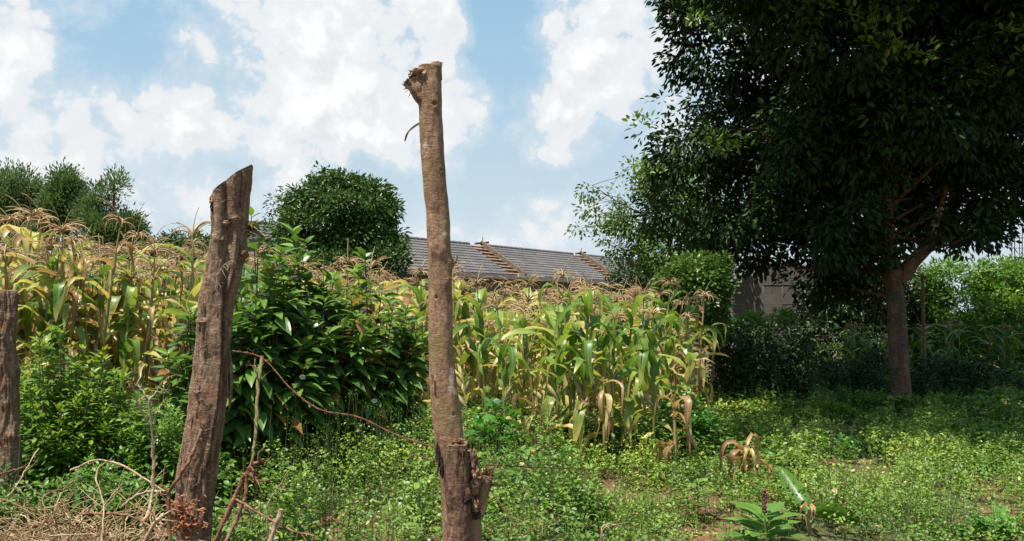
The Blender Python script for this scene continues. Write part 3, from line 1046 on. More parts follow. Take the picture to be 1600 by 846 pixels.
def big_extra(bm_, root, loc, tm):
    # sprigs on the near side, sunlight put in as lime-green leaf colour
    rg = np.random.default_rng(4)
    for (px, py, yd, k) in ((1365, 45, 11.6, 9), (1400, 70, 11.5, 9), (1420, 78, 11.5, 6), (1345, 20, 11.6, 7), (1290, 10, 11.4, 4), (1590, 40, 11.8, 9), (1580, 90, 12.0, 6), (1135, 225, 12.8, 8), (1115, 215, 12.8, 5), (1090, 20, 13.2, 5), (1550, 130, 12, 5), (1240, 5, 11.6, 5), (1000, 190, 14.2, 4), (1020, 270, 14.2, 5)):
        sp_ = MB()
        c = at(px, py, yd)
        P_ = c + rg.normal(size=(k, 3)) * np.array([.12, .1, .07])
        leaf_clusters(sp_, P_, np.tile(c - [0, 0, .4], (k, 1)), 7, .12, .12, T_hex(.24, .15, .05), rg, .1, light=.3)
        sp_.build('sunlit_sprig', M_light, root, False, loc)
    # the forked limb to the right with its sunlit upper piece painted pale, and a cut stub to the left
    lb = MB()
    limb(lb, [tr_at(1402, 440), tr_at(1428, 408), tr_at(1452, 382), tr_at(1456, 366)], .135, .085, 12, 14, .1, 3)
    lb.build('branch', M_trunk, root, True, loc)
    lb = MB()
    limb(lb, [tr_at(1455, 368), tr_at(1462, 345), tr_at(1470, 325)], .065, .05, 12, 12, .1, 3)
    lb.build('sunlit_branch', M_stick, root, True, loc)
    lb = MB()
    limb(lb, [tr_at(1400, 432), tr_at(1385, 434, 14.85), tr_at(1372, 438, 14.8)], .05, .03, 10, 6, .1, 4)
    lb.build('branch_stub', M_torn, root, True, loc)
    lb = MB()
    limb(lb, [tr_at(1469, 328), tr_at(1478, 290), tr_at(1490, 230)], .05, .03, 12, 12, .1, 9)
    lb.build('branch', M_trunk, root, True, loc)
    lb = MB()
    limb(lb, [tr_at(1392, 330), tr_at(1398, 240), tr_at(1408, 170), tr_at(1415, 90), tr_at(1420, 0)], .10, .04, 12, 18, .1, 5)
    lb.build('branch', M_trunk, root, True, loc)


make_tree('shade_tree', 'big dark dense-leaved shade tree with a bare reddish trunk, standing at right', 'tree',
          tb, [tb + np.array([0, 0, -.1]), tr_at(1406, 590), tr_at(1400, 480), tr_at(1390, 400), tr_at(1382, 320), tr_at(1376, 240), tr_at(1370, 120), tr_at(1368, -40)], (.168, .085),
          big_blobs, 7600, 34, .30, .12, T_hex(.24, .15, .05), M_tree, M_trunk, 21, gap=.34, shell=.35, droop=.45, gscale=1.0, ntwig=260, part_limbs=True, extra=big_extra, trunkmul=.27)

# sunlit sprigs on the near side of the crown have sunlight painted in as paler leaves
sk = on_ground(1443, 17.6)
tm_ = MB(); limb(tm_, [sk, at(1443, 500, 17.6), at(1441, 428, 17.6)], .035, .028, 10, 12, .12, 2)
tag(tm_.build('pole', M_barkold, None, True, sk), 'thin straight grey pole standing in the shade right of the big trunk', 'pole')
lt = on_ground(1062, 20)
make_tree('light_tree', 'loose light green tree with thin twigs at the left edge of the big tree', 'tree',
          lt, [lt, at(1066, 460, 20), at(1050, 400, 20), at(1030, 340, 20), at(1010, 300, 20)], (.10, .035),
          [B(1000, 330, 20, 60, 55), B(935, 335, 20, 42, 25), B(925, 290, 20, 30, 26), B(1060, 300, 20, 70, 60), B(1000, 280, 20, 55, 25), B(960, 385, 20, 36, 20), B(1050, 390, 20, 60, 45), B(915, 355, 20, 22, 10), B(1110, 370, 20.5, 50, 60)],
          620, 26, .26, .10, T_hex(.24, .12, .05), M_light, M_trunk, 33, gap=.12, shell=.3, gscale=1.5, ntwig=160)

rt = on_ground(530, 30)
make_tree('round_tree', 'dark green round-crowned tree rising above the maize right of the leaning post', 'tree',
          rt, [rt, at(532, 450, 30), at(530, 400, 30), at(528, 340, 30)], (.2, .08),
          [B(505, 290, 29.2, 34, 26), B(545, 285, 29.6, 26, 20), B(475, 305, 29.4, 30, 24), B(448, 325, 29.6, 24, 20), B(436, 345, 29.6, 16, 14), B(580, 305, 29.4, 26, 20), B(606, 330, 29.6, 22, 20), B(612, 362, 29.6, 20, 20), B(570, 335, 28.6, 34, 26),
           B(520, 330, 28.2, 38, 28), B(480, 345, 28.6, 30, 24), B(545, 372, 28.4, 40, 28), B(598, 388, 28.9, 32, 24), B(500, 380, 28.6, 34, 24), B(455, 372, 29.2, 26, 22), B(530, 335, 30.5, 84, 56), B(530, 380, 30, 90, 40)],
          1800, 26, .34, .16, T_hex(.22, .18, .05), M_round, M_trunk, 41, gap=.14, shell=.7, gscale=2.2, ntwig=60, light=0)

LT = [
    ('feathery green tree cut by the left frame edge, first of three behind the maize', 30, [B(20, 305, 36, 50, 38), B(-20, 320, 36, 50, 50), B(50, 330, 36, 34, 40), B(30, 360, 36, 55, 35)], 51),
    ('feathery green tree in the middle of the three behind the maize on the left', 102, [B(100, 292, 35, 22, 24), B(105, 330, 35, 34, 36), B(90, 360, 35, 36, 30), B(125, 365, 35, 26, 26)], 52),
    ('feathery slender-topped green tree, last of the three behind the maize', 175, [B(182, 296, 34, 13, 20), B(176, 318, 34, 24, 22), B(155, 318, 34, 24, 22), B(140, 340, 34, 24, 26), B(200, 318, 34, 14, 16), B(165, 340, 34, 32, 28), B(198, 345, 34, 22, 24), B(204, 330, 34, 12, 14), B(178, 375, 34, 42, 28), B(150, 380, 34, 26, 26), B(206, 368, 34, 14, 14)], 53)]
for lab, px, bl, sd in LT:
    b0 = on_ground(px, bl[0][1])
    make_tree('feathery_tree', lab, 'tree', b0, [b0, at(px, 430, bl[0][1]), at(px + 2, 360, bl[0][1]), at(px + 3, 300, bl[0][1])], (.14, .04), bl, 420 if sd != 51 else 620, 34, .42, .16, T_hex(.16, .1, .03), M_fine, M_trunk, sd,
              group='feathery trees behind the maize', gap=.22, shell=.45, gscale=.8, ntwig=60, droop=-.5, flat=1.2)


# ------------------------------------------------------------------ bushes
def make_bush(name, label, base, blobs, nclus, per, spread, size, T, mat, seed, group=None, gap=.3, shell=.7, droop=.2, light=0.0, cat='bush', stems=10, gscale=1.6):
    rng = np.random.default_rng(seed)
    base = np.array(base, float)
    root = empty(name, base, label, cat, group)
    P, C = blob_points(blobs, nclus, rng, shell, gap, gscale, seed)
    P[:, 2] = np.maximum(P[:, 2], gz(P[:, 0], P[:, 1]) + .03)
    sm = MB()
    for k in range(stems):
        i = rng.integers(len(P))
        q0 = np.array([base[0] * .4 + P[i, 0] * .6, base[1] * .4 + P[i, 1] * .6, 0.0]); q0[2] = float(gz(q0[0], q0[1])) - .03
        limb(sm, [q0, (q0 + P[i]) / 2 + rvec(1, rng)[0] * .08, P[i]], .018, .006, 5, 7, 0, k)
    sm.build('stems', M_twig, root, True, base)
    lm = MB()
    leaf_clusters(lm, P, C, per, spread, size, T, rng, droop, light=light)
    lm.build('foliage', mat, root, False, base)
    return root


make_bush('creeper_bush', 'bright green leafy bush with a rounded top under the light tree', on_ground(1080, 13.6),
          [B(1090, 434, 13.6, 44, 32), B(1075, 470, 13.6, 50, 34), B(1100, 500, 13.6, 34, 30), B(1080, 520, 13.6, 40, 40), B(1060, 445, 13.6, 26, 20), B(1118, 415, 13.7, 18, 14), B(1122, 455, 13.5, 20, 30)], 560, 26, .17, .075, T_hex(.3, .1, .05), M_light, 61, light=-.15, gap=.1)
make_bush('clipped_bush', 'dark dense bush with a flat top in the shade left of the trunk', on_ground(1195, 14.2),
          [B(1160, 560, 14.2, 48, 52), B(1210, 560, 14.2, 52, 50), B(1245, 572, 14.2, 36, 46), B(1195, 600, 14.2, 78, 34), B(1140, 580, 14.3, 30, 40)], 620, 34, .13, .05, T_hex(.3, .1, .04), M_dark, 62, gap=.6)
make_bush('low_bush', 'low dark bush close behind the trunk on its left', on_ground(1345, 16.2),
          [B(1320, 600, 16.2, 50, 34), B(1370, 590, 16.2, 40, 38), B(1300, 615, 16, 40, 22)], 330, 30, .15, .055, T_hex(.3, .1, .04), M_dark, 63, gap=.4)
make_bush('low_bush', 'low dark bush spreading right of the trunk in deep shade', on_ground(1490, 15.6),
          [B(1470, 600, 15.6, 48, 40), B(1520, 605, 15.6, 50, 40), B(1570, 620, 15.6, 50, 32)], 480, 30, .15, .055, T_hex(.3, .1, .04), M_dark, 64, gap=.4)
make_bush('sunlit_bush', 'small bright green bush in the sun behind the clipped bush', on_ground(1165, 17.5),
          [B(1150, 515, 17.5, 40, 16), B(1190, 510, 17.6, 36, 18), B(1215, 500, 17.8, 26, 16)], 170, 28, .14, .07, T_hex(.3, .1, .05), M_bush, 65, light=.15)
make_bush('hedge_bush', 'sunlit feathery hedge bush at the right edge beyond the tree', on_ground(1540, 20),
          [B(1500, 440, 20, 60, 34), B(1560, 440, 20, 60, 36), B(1620, 450, 20, 50, 40), B(1520, 480, 19.7, 80, 34), B(1590, 490, 19.7, 70, 40), B(1455, 470, 20, 30, 40), B(1520, 535, 19.6, 90, 40), B(1610, 545, 19.6, 70, 40)], 1150, 30, .22, .10, T_hex(.2, .1, .04), M_bush, 66, light=.1, gap=.35)
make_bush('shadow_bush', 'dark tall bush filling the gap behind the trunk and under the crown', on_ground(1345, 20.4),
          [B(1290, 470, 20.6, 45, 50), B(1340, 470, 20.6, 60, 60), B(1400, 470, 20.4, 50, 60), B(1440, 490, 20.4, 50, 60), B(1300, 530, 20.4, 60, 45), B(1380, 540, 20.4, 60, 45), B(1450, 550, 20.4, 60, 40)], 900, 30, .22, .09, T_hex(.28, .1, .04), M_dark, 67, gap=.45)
make_bush('low_greenery', 'line of low green bushes far behind the maize between the feathery trees and leaning post', on_ground(260, 33),
          [B(250, 395, 33, 30, 22), B(285, 385, 33, 30, 20), B(320, 400, 33, 50, 30), B(220, 400, 33, 30, 20)], 260, 28, .34, .15, T_hex(.25, .1, .05), M_round, 68)
make_bush('far_bush', 'dark bush beneath the round tree just above the maize tassels', on_ground(600, 27),
          [B(600, 405, 27, 34, 24), B(520, 420, 27, 60, 26), B(450, 410, 27, 40, 30)], 260, 28, .28, .14, T_hex(.25, .1, .05), M_round, 69, light=-.2)
make_bush('far_bush', 'dark bush in front of the terraced house below the light tree', on_ground(1000, 24),
          [B(985, 440, 24, 40, 30), B(1030, 440, 23, 50, 40), B(1000, 480, 23, 60, 30)], 380, 28, .2, .10, T_hex(.25, .1, .05), M_dark, 70, light=.1)
for i, (px, Yd, w_, lab) in enumerate(((1700, 26, 120, 'tall dark bush outside the right edge of the hedge'), (-140, 30, 130, 'tall dark bush left of the feathery trees'))):
    make_bush('far_bush', lab, on_ground(px, Yd), [B(px, 440, Yd, w_, 60)], 300, 26, .3, .14, T_hex(.25, .1, .05), M_round, 80 + i)


# shoots with leaves along them: the glossy shrubs and the yellow-green bushes
def make_shrub(name, label, base, height, spread, nshoot, nleaf, lsize, T, mat, seed, leafdroop=.35, lean=(0, 0), cat='shrub', group=None, start=.3, width=1.0, young=.12, stemr=.012, flowers=(), whorl=0.0, shoots=(), fall=.55):
    rng = np.random.default_rng(seed)
    base = np.array(base, float)
    root = empty(name, base, label, cat, group)
    sm, lm = MB(), MB()
    P_, D_, N_, S_, R_, G_ = [], [], [], [], [], []
    ends = []
    for k in range(nshoot):
        a = rng.uniform(0, 2 * pi)
        q = rng.uniform(0, 1) ** .6
        if k < len(shoots):
            e = np.array(shoots[k], float); h = e[2] - base[2]
        else:
            h = height * (1 - fall * q ** 1.6) * rng.uniform(.72, 1.0)
            e = base + np.array([cos(a) * spread * q + lean[0] * h, sin(a) * spread * q * .8 + lean[1] * h, h])
        b0 = base + np.array([cos(a) * spread * .12, sin(a) * spread * .12, -.03])
        m_ = b0 * .45 + e * .55 + np.array([cos(a) * spread * .12, sin(a) * spread * .12, 0]) * rng.uniform(-1, 1) + np.array([0, 0, .06 * h])
        pts = spline([b0, m_, e], 26)
        tube(sm, pts, np.linspace(stemr, stemr * .3, 26), 5)
        n = int(nleaf * rng.uniform(.75, 1.2))
        T_ = unit(np.gradient(pts, axis=0))
        ts = start + (1 - start) * np.sort(rng.uniform(0, 1, n) ** (1.0 - .45 * whorl))
        idx = ts * 25
        i0 = np.clip(idx.astype(int), 0, 24); fr = (idx - i0)[:, None]
        pp = pts[i0] * (1 - fr) + pts[i0 + 1] * fr
        tt = T_[i0]
        ph = np.arange(n) * 2.4 + rng.uniform(0, 6)
        side = np.stack([np.cos(ph), np.sin(ph), np.zeros(n)], -1)
        upw = np.clip((ts - .6) / .4, 0, 1)[:, None]
        D = unit(side + tt * (0.15 + .9 * upw) + rvec(n, rng) * .25 + np.array([0, 0, -.28]) * (1 - upw))
        # side twigs
        side_len = rng.uniform(.0, .22, n)[:, None] * (1 - upw) * spread
        p1 = pp + side * side_len + np.array([0, 0, .15]) * side_len
        for j in range(0, n, 3):
            if side_len[j, 0] > .06:
                tube(sm, [pp[j], p1[j]], [stemr * .35, stemr * .2], 4, cap=False)
        P_.append(p1); D_.append(D)
        N_.append(unit(np.array([0, 0, 1.0]) + side * .35 + rvec(n, rng) * .4))
        S_.append(lsize * rng.uniform(.55, 1.15, n) * (1 - .35 * upw[:, 0]))
        R_.append(np.clip(rng.uniform(0, .8, n) + .35 * (upw[:, 0] > .75), 0, 1))
        G_.append(np.where(rng.uniform(0, 1, n) < young * .35, rng.uniform(.4, .9, n), 0))
        ends.append(e)
    sm.build('stems', M_greenstem if mat is not M_gloss else M_twig, root, True, base)
    P_ = np.concatenate(P_)
    P_[:, 2] = np.maximum(P_[:, 2], gz(P_[:, 0], P_[:, 1]) + .02)
    scatter(lm, T, P_, np.concatenate(D_), np.concatenate(N_), np.concatenate(S_), np.concatenate(R_), np.concatenate(G_), width)
    lm.build('foliage', mat, root, True, base)
    for f in flowers:
        fl = MB()
        f = np.array(f)
        V = [f + np.array([0, .02, 0])]
        tl = rng.uniform(.3, .8)
        for j in range(10):
            a = j * 2 * pi / 10
            r = .027 * (1 + .12 * (j % 2))
            V.append(f + np.array([cos(a) * r, -.010 - sin(a) * r * tl, sin(a) * r * .8 + .004]))
        fl.add(V, [(0, 1 + j, 1 + (j + 1) % 10) for j in range(10)], (.5, 0, 0, 0))
        fl.build('flower', M_flower, root, True, base)
    return root


TG = T_leaf(.21, .42, .05)
g1 = on_ground(395, 8.2); g2 = on_ground(470, 8.7); g3 = on_ground(582, 9.0); g4 = on_ground(300, 7.9)
make_shrub('glossy_shrub', 'dark glossy broad-leaved shrub directly behind the leaning post', g1, 2.25, .66, 38, 46, .24, TG, M_gloss, 101, start=.22, fall=.4,
           shoots=[at(392, 330, 8.2), at(345, 335, 8.1), at(405, 350, 8.2), at(440, 385, 8.2), at(330, 380, 8.2)])
make_shrub('glossy_shrub', 'tallest dark glossy shrub with shoots topping the maize, between post and pole', g2, 2.2, .80, 56, 46, .24, TG, M_gloss, 102, start=.2, fall=.35,
           shoots=[at(458, 362, 8.7), at(480, 372, 8.7), at(440, 395, 8.6), at(430, 400, 8.6), at(505, 420, 8.7)],
           flowers=[at(473, 590, 8.0)])
make_shrub('glossy_shrub', 'dark glossy shrub close to the left side of the tall pole', g3, 2.05, .66, 44, 44, .24, TG, M_gloss, 103, start=.2, fall=.3,
           shoots=[at(570, 398, 9.2), at(560, 420, 9.2), at(600, 440, 9.2), at(640, 470, 9.2), at(520, 430, 9.2)], flowers=[at(585, 627, 8.4), at(526, 566, 8.5)])
make_shrub('glossy_shrub', 'glossy-leaved shrub hugging the left side of the leaning post', g4, 1.8, .38, 24, 42, .21, TG, M_gloss, 104, start=.25)
TY = T_leaf(.2, .22, .05, st=(0, .25, .6, 1.0), prof=(0, 1.0, .8, 0))
make_shrub('leafy_bush', 'yellow-green small-leaved bush beside the short post at the left edge', on_ground(85, 6.9), 1.5, .58, 74, 60, .10, TY, M_yel, 111, start=.1, stemr=.007)
make_shrub('leafy_bush', 'yellow-green small-leaved bush second from the short post', on_ground(165, 7.1), 1.3, .54, 66, 60, .095, TY, M_yel, 112, start=.1, stemr=.007)
make_shrub('leafy_bush', 'low fresh green bush between yellow-green bushes and leaning post', on_ground(245, 7.0), 1.05, .5, 66, 56, .08, TY, M_bush, 113, start=.05, stemr=.006)
make_shrub('leafy_bush', 'low fresh green bush in front of the yellow-green bushes, above the straw', on_ground(150, 6.1), .55, .5, 50, 42, .07, TY, M_bush, 114, start=.05, stemr=.006)
make_shrub('leafy_bush', 'small bush with pale leaves behind the short post and against the maize', on_ground(30, 8.4), 1.45, .5, 50, 46, .10, TY, M_yel, 115, start=.1, stemr=.007)
make_shrub('climber', 'fresh green climber growing up the right end maize plants', on_ground(1068, 9.5), .95, .36, 34, 34, .08, T_hex(.35, .1, .05), M_lobe, 116, start=.1, stemr=.005, cat='plant')

# ------------------------------------------------------------------ maize
def maize_leaf(mb, base, azm, L, W, e0, bend, twist, rnd, age, rng, n=13, curl=0.0, tipdry=.3, kink=None):
    """one long arching blade"""
    t = np.linspace(0, 1, n)
    ang = e0 - bend * t ** 1.25
    if kink is not None:
        ang = np.where(t > kink, ang - 1.3 * np.clip((t - kink) / .08, 0, 1), ang)
    ang = np.maximum(ang, -1.50)
    dz = np.sin(ang); dr = np.cos(ang)
    ds = L / (n - 1)
    r = np.concatenate([[0], np.cumsum((dr[1:] + dr[:-1]) / 2 * ds)])
    z = np.concatenate([[0], np.cumsum((dz[1:] + dz[:-1]) / 2 * ds)])
    side_w = .10 * np.sin(t * pi * rng.uniform(.5, 1.3) + rng.uniform(0, 3)) * L * t
    H = np.array([cos(azm), sin(azm), 0]); Sd = np.array([-sin(azm), cos(azm), 0]); U = np.array([0, 0, 1.0])
    c = base + r[:, None] * H + z[:, None] * U + side_w[:, None] * Sd
    if curl > .2:
        q_ = np.stack([t * 6 + rng.uniform(0, 50), t * 0, t * 0], -1)
        c = c + np.stack([vnoise(q_), vnoise(q_ + 9), vnoise(q_ + 23)], -1) * (.05 * L * curl * np.sqrt(t))[:, None]
    T = unit(np.gradient(c, axis=0))
    w = W * np.minimum(1, (t / .12) ** .6 + .35) * (1 - t ** 2.6) ** .8 * (1 - curl * .5)
    tw = twist * t ** 1.5 + rng.uniform(-.2, .2)
    Nn = unit(np.cross(T, np.broadcast_to(Sd, T.shape)))
    S0 = unit(np.cross(Nn, T))
    Sx = S0 * np.cos(tw)[:, None] + Nn * np.sin(tw)[:, None]
    Nx = np.cross(T, Sx)
    w = w * (1 + curl * .35 * np.sin(t * 23 + rng.uniform(0, 6)) * np.sin(t * 9 + rng.uniform(0, 6)))
    wave = .16 * np.sin(t * 19 + rng.uniform(0, 6)) + .12 * np.sin(t * 11 + rng.uniform(0, 6))
    fold = .25 + curl * .9
    Lf = c + Sx * (w * .5)[:, None] * (1 - .4 * curl) + Nx * (w * (fold + wave) * .5)[:, None]
    Rt = c - Sx * (w * .5)[:, None] * (1 - .4 * curl) + Nx * (w * (fold - wave) * .5)[:, None]
    V = np.stack([Lf, c, Rt], 1).reshape(-1, 3)
    k = np.arange(n - 1)[:, None] * 3
    F = np.concatenate([np.concatenate([k, k + 1, k + 4, k + 3], 1), np.concatenate([k + 1, k + 2, k + 5, k + 4], 1)])
    A = np.zeros((n, 3, 4))
    A[..., 0] = rnd
    A[..., 1] = np.clip(age + tipdry * np.clip((t - .55) / .45, 0, 1)[:, None] + np.array([.05, 0, .05]), 0, 1)
    A[..., 2] = np.array([1, 0, -1.0]); A[..., 3] = t[:, None]
    mb.add(V, F, A.reshape(-1, 4))


def tassel(mb, top, L, rng, nbr=12, droop=1.0):
    for k in range(nbr + 1):
        a = rng.uniform(0, 2 * pi)
        l = L * rng.uniform(.6, 1.0) if k else L * 1.15
        lift = rng.uniform(.5, 1.25) if k else 1.45
        n = 8
        t = np.linspace(0, 1, n)
        ang = lift - (2.6 * droop * rng.uniform(.6, 1.15) if k else 1.6 * droop * rng.uniform(.2, 1)) * t ** 1.2
        ds = l / (n - 1)
        r = np.concatenate([[0], np.cumsum(np.cos(ang[1:]) * ds)])
        z = np.concatenate([[0], np.cumsum(np.sin(ang[1:]) * ds)])
        p = top + np.array([0, 0, .10 * L * (k / (nbr + 1))]) + r[:, None] * np.array([cos(a), sin(a), 0]) + z[:, None] * np.array([0, 0, 1.0])
        tube(mb, p, np.linspace(.0068, .0042, n), 3, (rng.uniform(), 0, 0, 0), cap=False)


def maize_proto(kind, seed, H):
    rng = np.random.default_rng(seed)
    root = empty('maize_plant', (0, 0, 0))
    sm, lm, tm, em = MB(), MB(), MB(), MB()
    lx, ly = rng.uniform(-.06, .06, 2) * H
    z = np.linspace(0, 1, 12)
    st = np.stack([lx * z ** 2, ly * z ** 2, z * H], -1)
    srnd = {'green': .1, 'turning': .45, 'dry': .85}[kind]
    tube(sm, st, np.linspace(.017, .006, 12), 7, (srnd, 0, 0, 0))
    nl = int(rng.integers(12, 15)) if kind != 'dry' else int(rng.integers(11, 14))
    a0 = rng.uniform(0, pi)
    for k in range(nl):
        f = .09 + .78 * k / (nl - 1)
        b = np.array([lx * f * f, ly * f * f, f * H])
        azm = a0 + (k % 2) * pi + rng.uniform(-.95, .95)
        low = 1 - f
        if kind == 'green':
            age = .05 + max(0, .95 * (low - .5) / .5) + rng.uniform(-.05, .10)
        elif kind == 'turning':
            age = rng.uniform(.05, .50) + .55 * max(0, low - .4) + (.3 if rng.uniform() < .15 else 0)
        else:
            age = rng.uniform(.42, .95)
        dry = age > .5
        L = H * rng.uniform(.34, .47) * (1 - .45 * abs(f - .55))
        W = rng.uniform(.10, .145) * (1 if kind != 'dry' else .8)
        e0 = rng.uniform(.95, 1.30) if not dry else rng.uniform(.2, 1.0)
        bend = rng.uniform(1.4, 2.6) if not dry else rng.uniform(1.6, 3.8)
        if f < .42 and rng.uniform() < .8:
            e0, bend, L = rng.uniform(-.6, .5), rng.uniform(2, 3), L * .85
        kink = rng.uniform(.3, .6) if rng.uniform() < (.45 if not dry else .7) else None
        maize_leaf(lm, b, azm, L, W, e0, bend, rng.uniform(-1.2, 1.2) * (1.6 if dry else .8), rng.uniform(), age, rng, curl=.55 if dry else .05, kink=kink)
        # sheath round the stalk
        tube(sm, [b - np.array([lx * .02, ly * .02, H * .07]), b + np.array([0, 0, .01])], [.019 * (1 - .4 * f), .022 * (1 - .4 * f)], 6, (min(1, srnd + rng.uniform(-.1, .25)), 0, 0, 0), cap=False)
    sm.build('stalk', M_stalk, root)
    lm.build('leaves', M_maize, root)
    tassel(tm, st[-1], rng.uniform(.22, .32) if kind != 'green' else .25, rng, int(rng.integers(12, 22)), rng.uniform(.45, 1.05) if kind != 'green' else .5)
    tm.build('tassel', M_tassel, root)
    for q in range(1 if kind != 'turning' else 2):
        f = .42 + .12 * q + rng.uniform(-.03, .03)
        b = np.array([lx * f * f, ly * f * f, f * H])
        azm = a0 + q * pi + rng.uniform(-.4, .4)
        dirv = np.array([cos(azm) * .55, sin(azm) * .55, .8 if kind != 'dry' else -.75])
        L = .24
        t = np.linspace(0, 1, 8)
        e1 = MB()
        tube(e1, b + np.array([cos(azm) * .02, sin(azm) * .02, 0]) + t[:, None] * unit(dirv) * L, .030 * np.sin(np.clip(t * 1.0 + .12, 0, 1) * pi) ** .6 + .004, 8, (rng.uniform(), 0, 0, 0), rough=.15, seed=seed)
        e1.build('ear', M_husk, root)
    return root


KINDS = [('green', 1), ('green', 2), ('green', 3), ('green', 9), ('turning', 4), ('turning', 5), ('turning', 10), ('turning', 11), ('dry', 6), ('dry', 7), ('dry', 8), ('dry', 12)]
PROTO = {i: maize_proto(k, 200 + s, 2.0) for i, (k, s) in enumerate(KINDS)}
PROTO_USED = set()
BYKIND = {'green': [0, 1, 2, 3], 'turning': [4, 5, 6, 7], 'dry': [8, 9, 10, 11]}
mrng = np.random.default_rng(77)

ZONES = {
    'left': ('maize plant with drying tassel in the tall stand left of the leaning post', 'maize stand left of the leaning post'),
    'middle': ('maize plant in the yellowing stand between the leaning post and the tall pole', 'maize stand between post and pole'),
    'centre': ('maize plant deep in the yellowing stand just right of the tall pole', 'maize stand right of the pole'),
    'front': ('maize plant in the front row right of the tall pole, facing the weedy clearing', 'front row of maize right of the pole'),
}


def place_maize(i, x, y, sc, rz, label, group, tilt=(0, 0)):
    global PROTO_USED
    src = PROTO[i]
    if i not in PROTO_USED:
        PROTO_USED.add(i); o = src
    else:
        o = copy_tree(src)
    o.location = (x, y, float(gz(x, y)) - .02)
    o.rotation_euler = (tilt[0], tilt[1], rz)
    o.scale = (sc, sc, sc)
    tag(o, label, 'maize', group)
    return o


def height_at(px, y, kind):
    """how tall the stand is across the field"""
    k = np.interp(px, [-50, 120, 300, 420, 600, 760, 900, 1000, 1120], [2.5, 2.48, 2.42, 2.32, 2.2, 2.14, 2.08, 2.0, 1.86])
    return k


spots = []
y = 9.3
row = 0
while y < 25.5:
    dx = .36 if y < 17 else .44
    x = -y * .62
    while x < y * .235:
        xx = x + mrng.uniform(-.13, .13); yy = y + mrng.uniform(-.17, .17)
        px = 800 + FPX * xx / yy
        x += dx
        front = 12.0 - 1.4 * float(sstep(px, 120, 300)) if px < 640 else (10.6 if px < 720 else 9.35 + 1.0 * float(sstep(px, 980, 1090)))
        if px < 300: front = 9.4 + 1.0 * float(sstep(px, 100, 260))
        lim = 1100 - (yy - 11) * 6
        if yy < front or px > lim or px < -70: continue
        if yy > 19.5 and px > 880: continue
        spots.append((yy, xx, px))
    y += .62 + .02 * (y - 10)
    row += 1
y = 9.4
while y < 10.5:
    for k in range(12):
        px = mrng.uniform(-60, 230); yy = y + mrng.uniform(-.15, .15)
        spots.append((yy, (px - 800) / FPX * yy, px))
    y += .55
spots.sort()


def kind_for(px, yy):
    u = mrng.uniform()
    if px > 720 and yy < 12.0:
        return 'green' if u < .30 else ('turning' if u < .66 else 'dry')
    if px < 340:
        return 'green' if u < .16 else ('turning' if u < .50 else 'dry')
    return 'green' if u < .10 else ('turning' if u < .55 else 'dry')


NEAR = 285
far = MB()
parts_cache = {}
def mesh_arrays(i):
    if i not in parts_cache:
        L = []
        for ch in PROTO[i].children:
            me = ch.data
            V = np.empty(len(me.vertices) * 3, np.float32); me.vertices.foreach_get('co', V)
            A = np.empty(len(me.vertices) * 4, np.float32); me.attributes['A'].data.foreach_get('color', A)
            F4 = [tuple(p.vertices) for p in me.polygons if len(p.vertices) == 4]
            L.append((ch.name.split('.')[0], V.reshape(-1, 3).astype(float), A.reshape(-1, 4), np.array(F4)))
        parts_cache[i] = L
    return parts_cache[i]


FAR = {k: MB() for k in ('leaves', 'tassel')}
KW = {'green': 'green leafy', 'turning': 'half-yellowed', 'dry': 'withered tan'}
ORD = ['first', 'second', 'third', 'fourth', 'fifth', 'sixth', 'seventh', 'eighth', 'ninth', 'tenth', 'eleventh', 'twelfth', 'thirteenth', 'fourteenth', 'fifteenth', 'sixteenth']
ROWS = {'left': [], 'middle': [], 'front': []}
for j, (yy, xx, px) in enumerate(spots):
    kd = kind_for(px, yy)
    i = int(mrng.choice(BYKIND[kd]))
    h = height_at(px, yy, kd) * mrng.uniform(.76, 1.12)
    if px > 720 and yy < 10.8: h *= .95
    sc = h / 2.22
    rz = mrng.uniform(0, 2 * pi)
    if j < NEAR:
        zone = 'left' if px < 335 else 'middle' if px < 680 else ('front' if yy < 10.4 else 'centre')
        lab, grp = ZONES[zone]
        o_ = place_maize(i, xx, yy, sc, rz, KW[kd] + ' ' + lab, grp, (mrng.uniform(-.13, .13), mrng.uniform(-.13, .13)))
        if zone == 'front' or (zone == 'left' and yy < 10.4) or (zone == 'middle' and yy < 12.4):
            ROWS[zone].append((px, o_, kd))
    else:
        R = np.array([[cos(rz), -sin(rz), 0], [sin(rz), cos(rz), 0], [0, 0, 1]])
        for nm, V, A, F in mesh_arrays(i):
            if nm in ('ear',): continue
            if not len(F): continue
            W = V @ R.T * sc + np.array([xx, yy, float(gz(xx, yy)) - .02])
            FAR['tassel' if nm == 'tassel' else 'leaves'].add(W, F, A)
print('MAIZE spots', len(spots))
fm = FAR['leaves'].build('maize_field', M_maize)
tag(fm, 'far rows of the yellowing maize field behind the nearer plants', 'maize', kind='stuff')
ft = FAR['tassel'].build('tassels', M_tassel, fm)
tag(ft, kind='stuff')

# plants of the front row that can be told apart
def special_maize(i, px, Yd, h, rz, label, tilt=(0, 0)):
    place_maize(i, (px - 800) / FPX * Yd, Yd, h / 2.22, rz, label, 'front row of maize right of the pole', tilt)

special_maize(0, 908, 9.1, 2.02, .4, 'tallest broad green maize plant with arching leaves in the middle of the front row')
special_maize(2, 872, 9.3, 1.9, 2.0, 'green maize plant just left of the tallest one in the front row')
special_maize(1, 1020, 9.2, 1.75, 1.1, 'green maize plant bending to the clearing at the right end of the front row')
special_maize(3, 955, 9.2, 1.7, 2.8, 'short green maize plant between the tallest and the right-end plant')
special_maize(0, 790, 9.4, 1.85, 3.6, 'green maize plant behind the lobed-leaf weed beside the pole')
special_maize(6, 1072, 9.9, 1.72, .2, 'last yellowing maize plant at the right end of the front row')

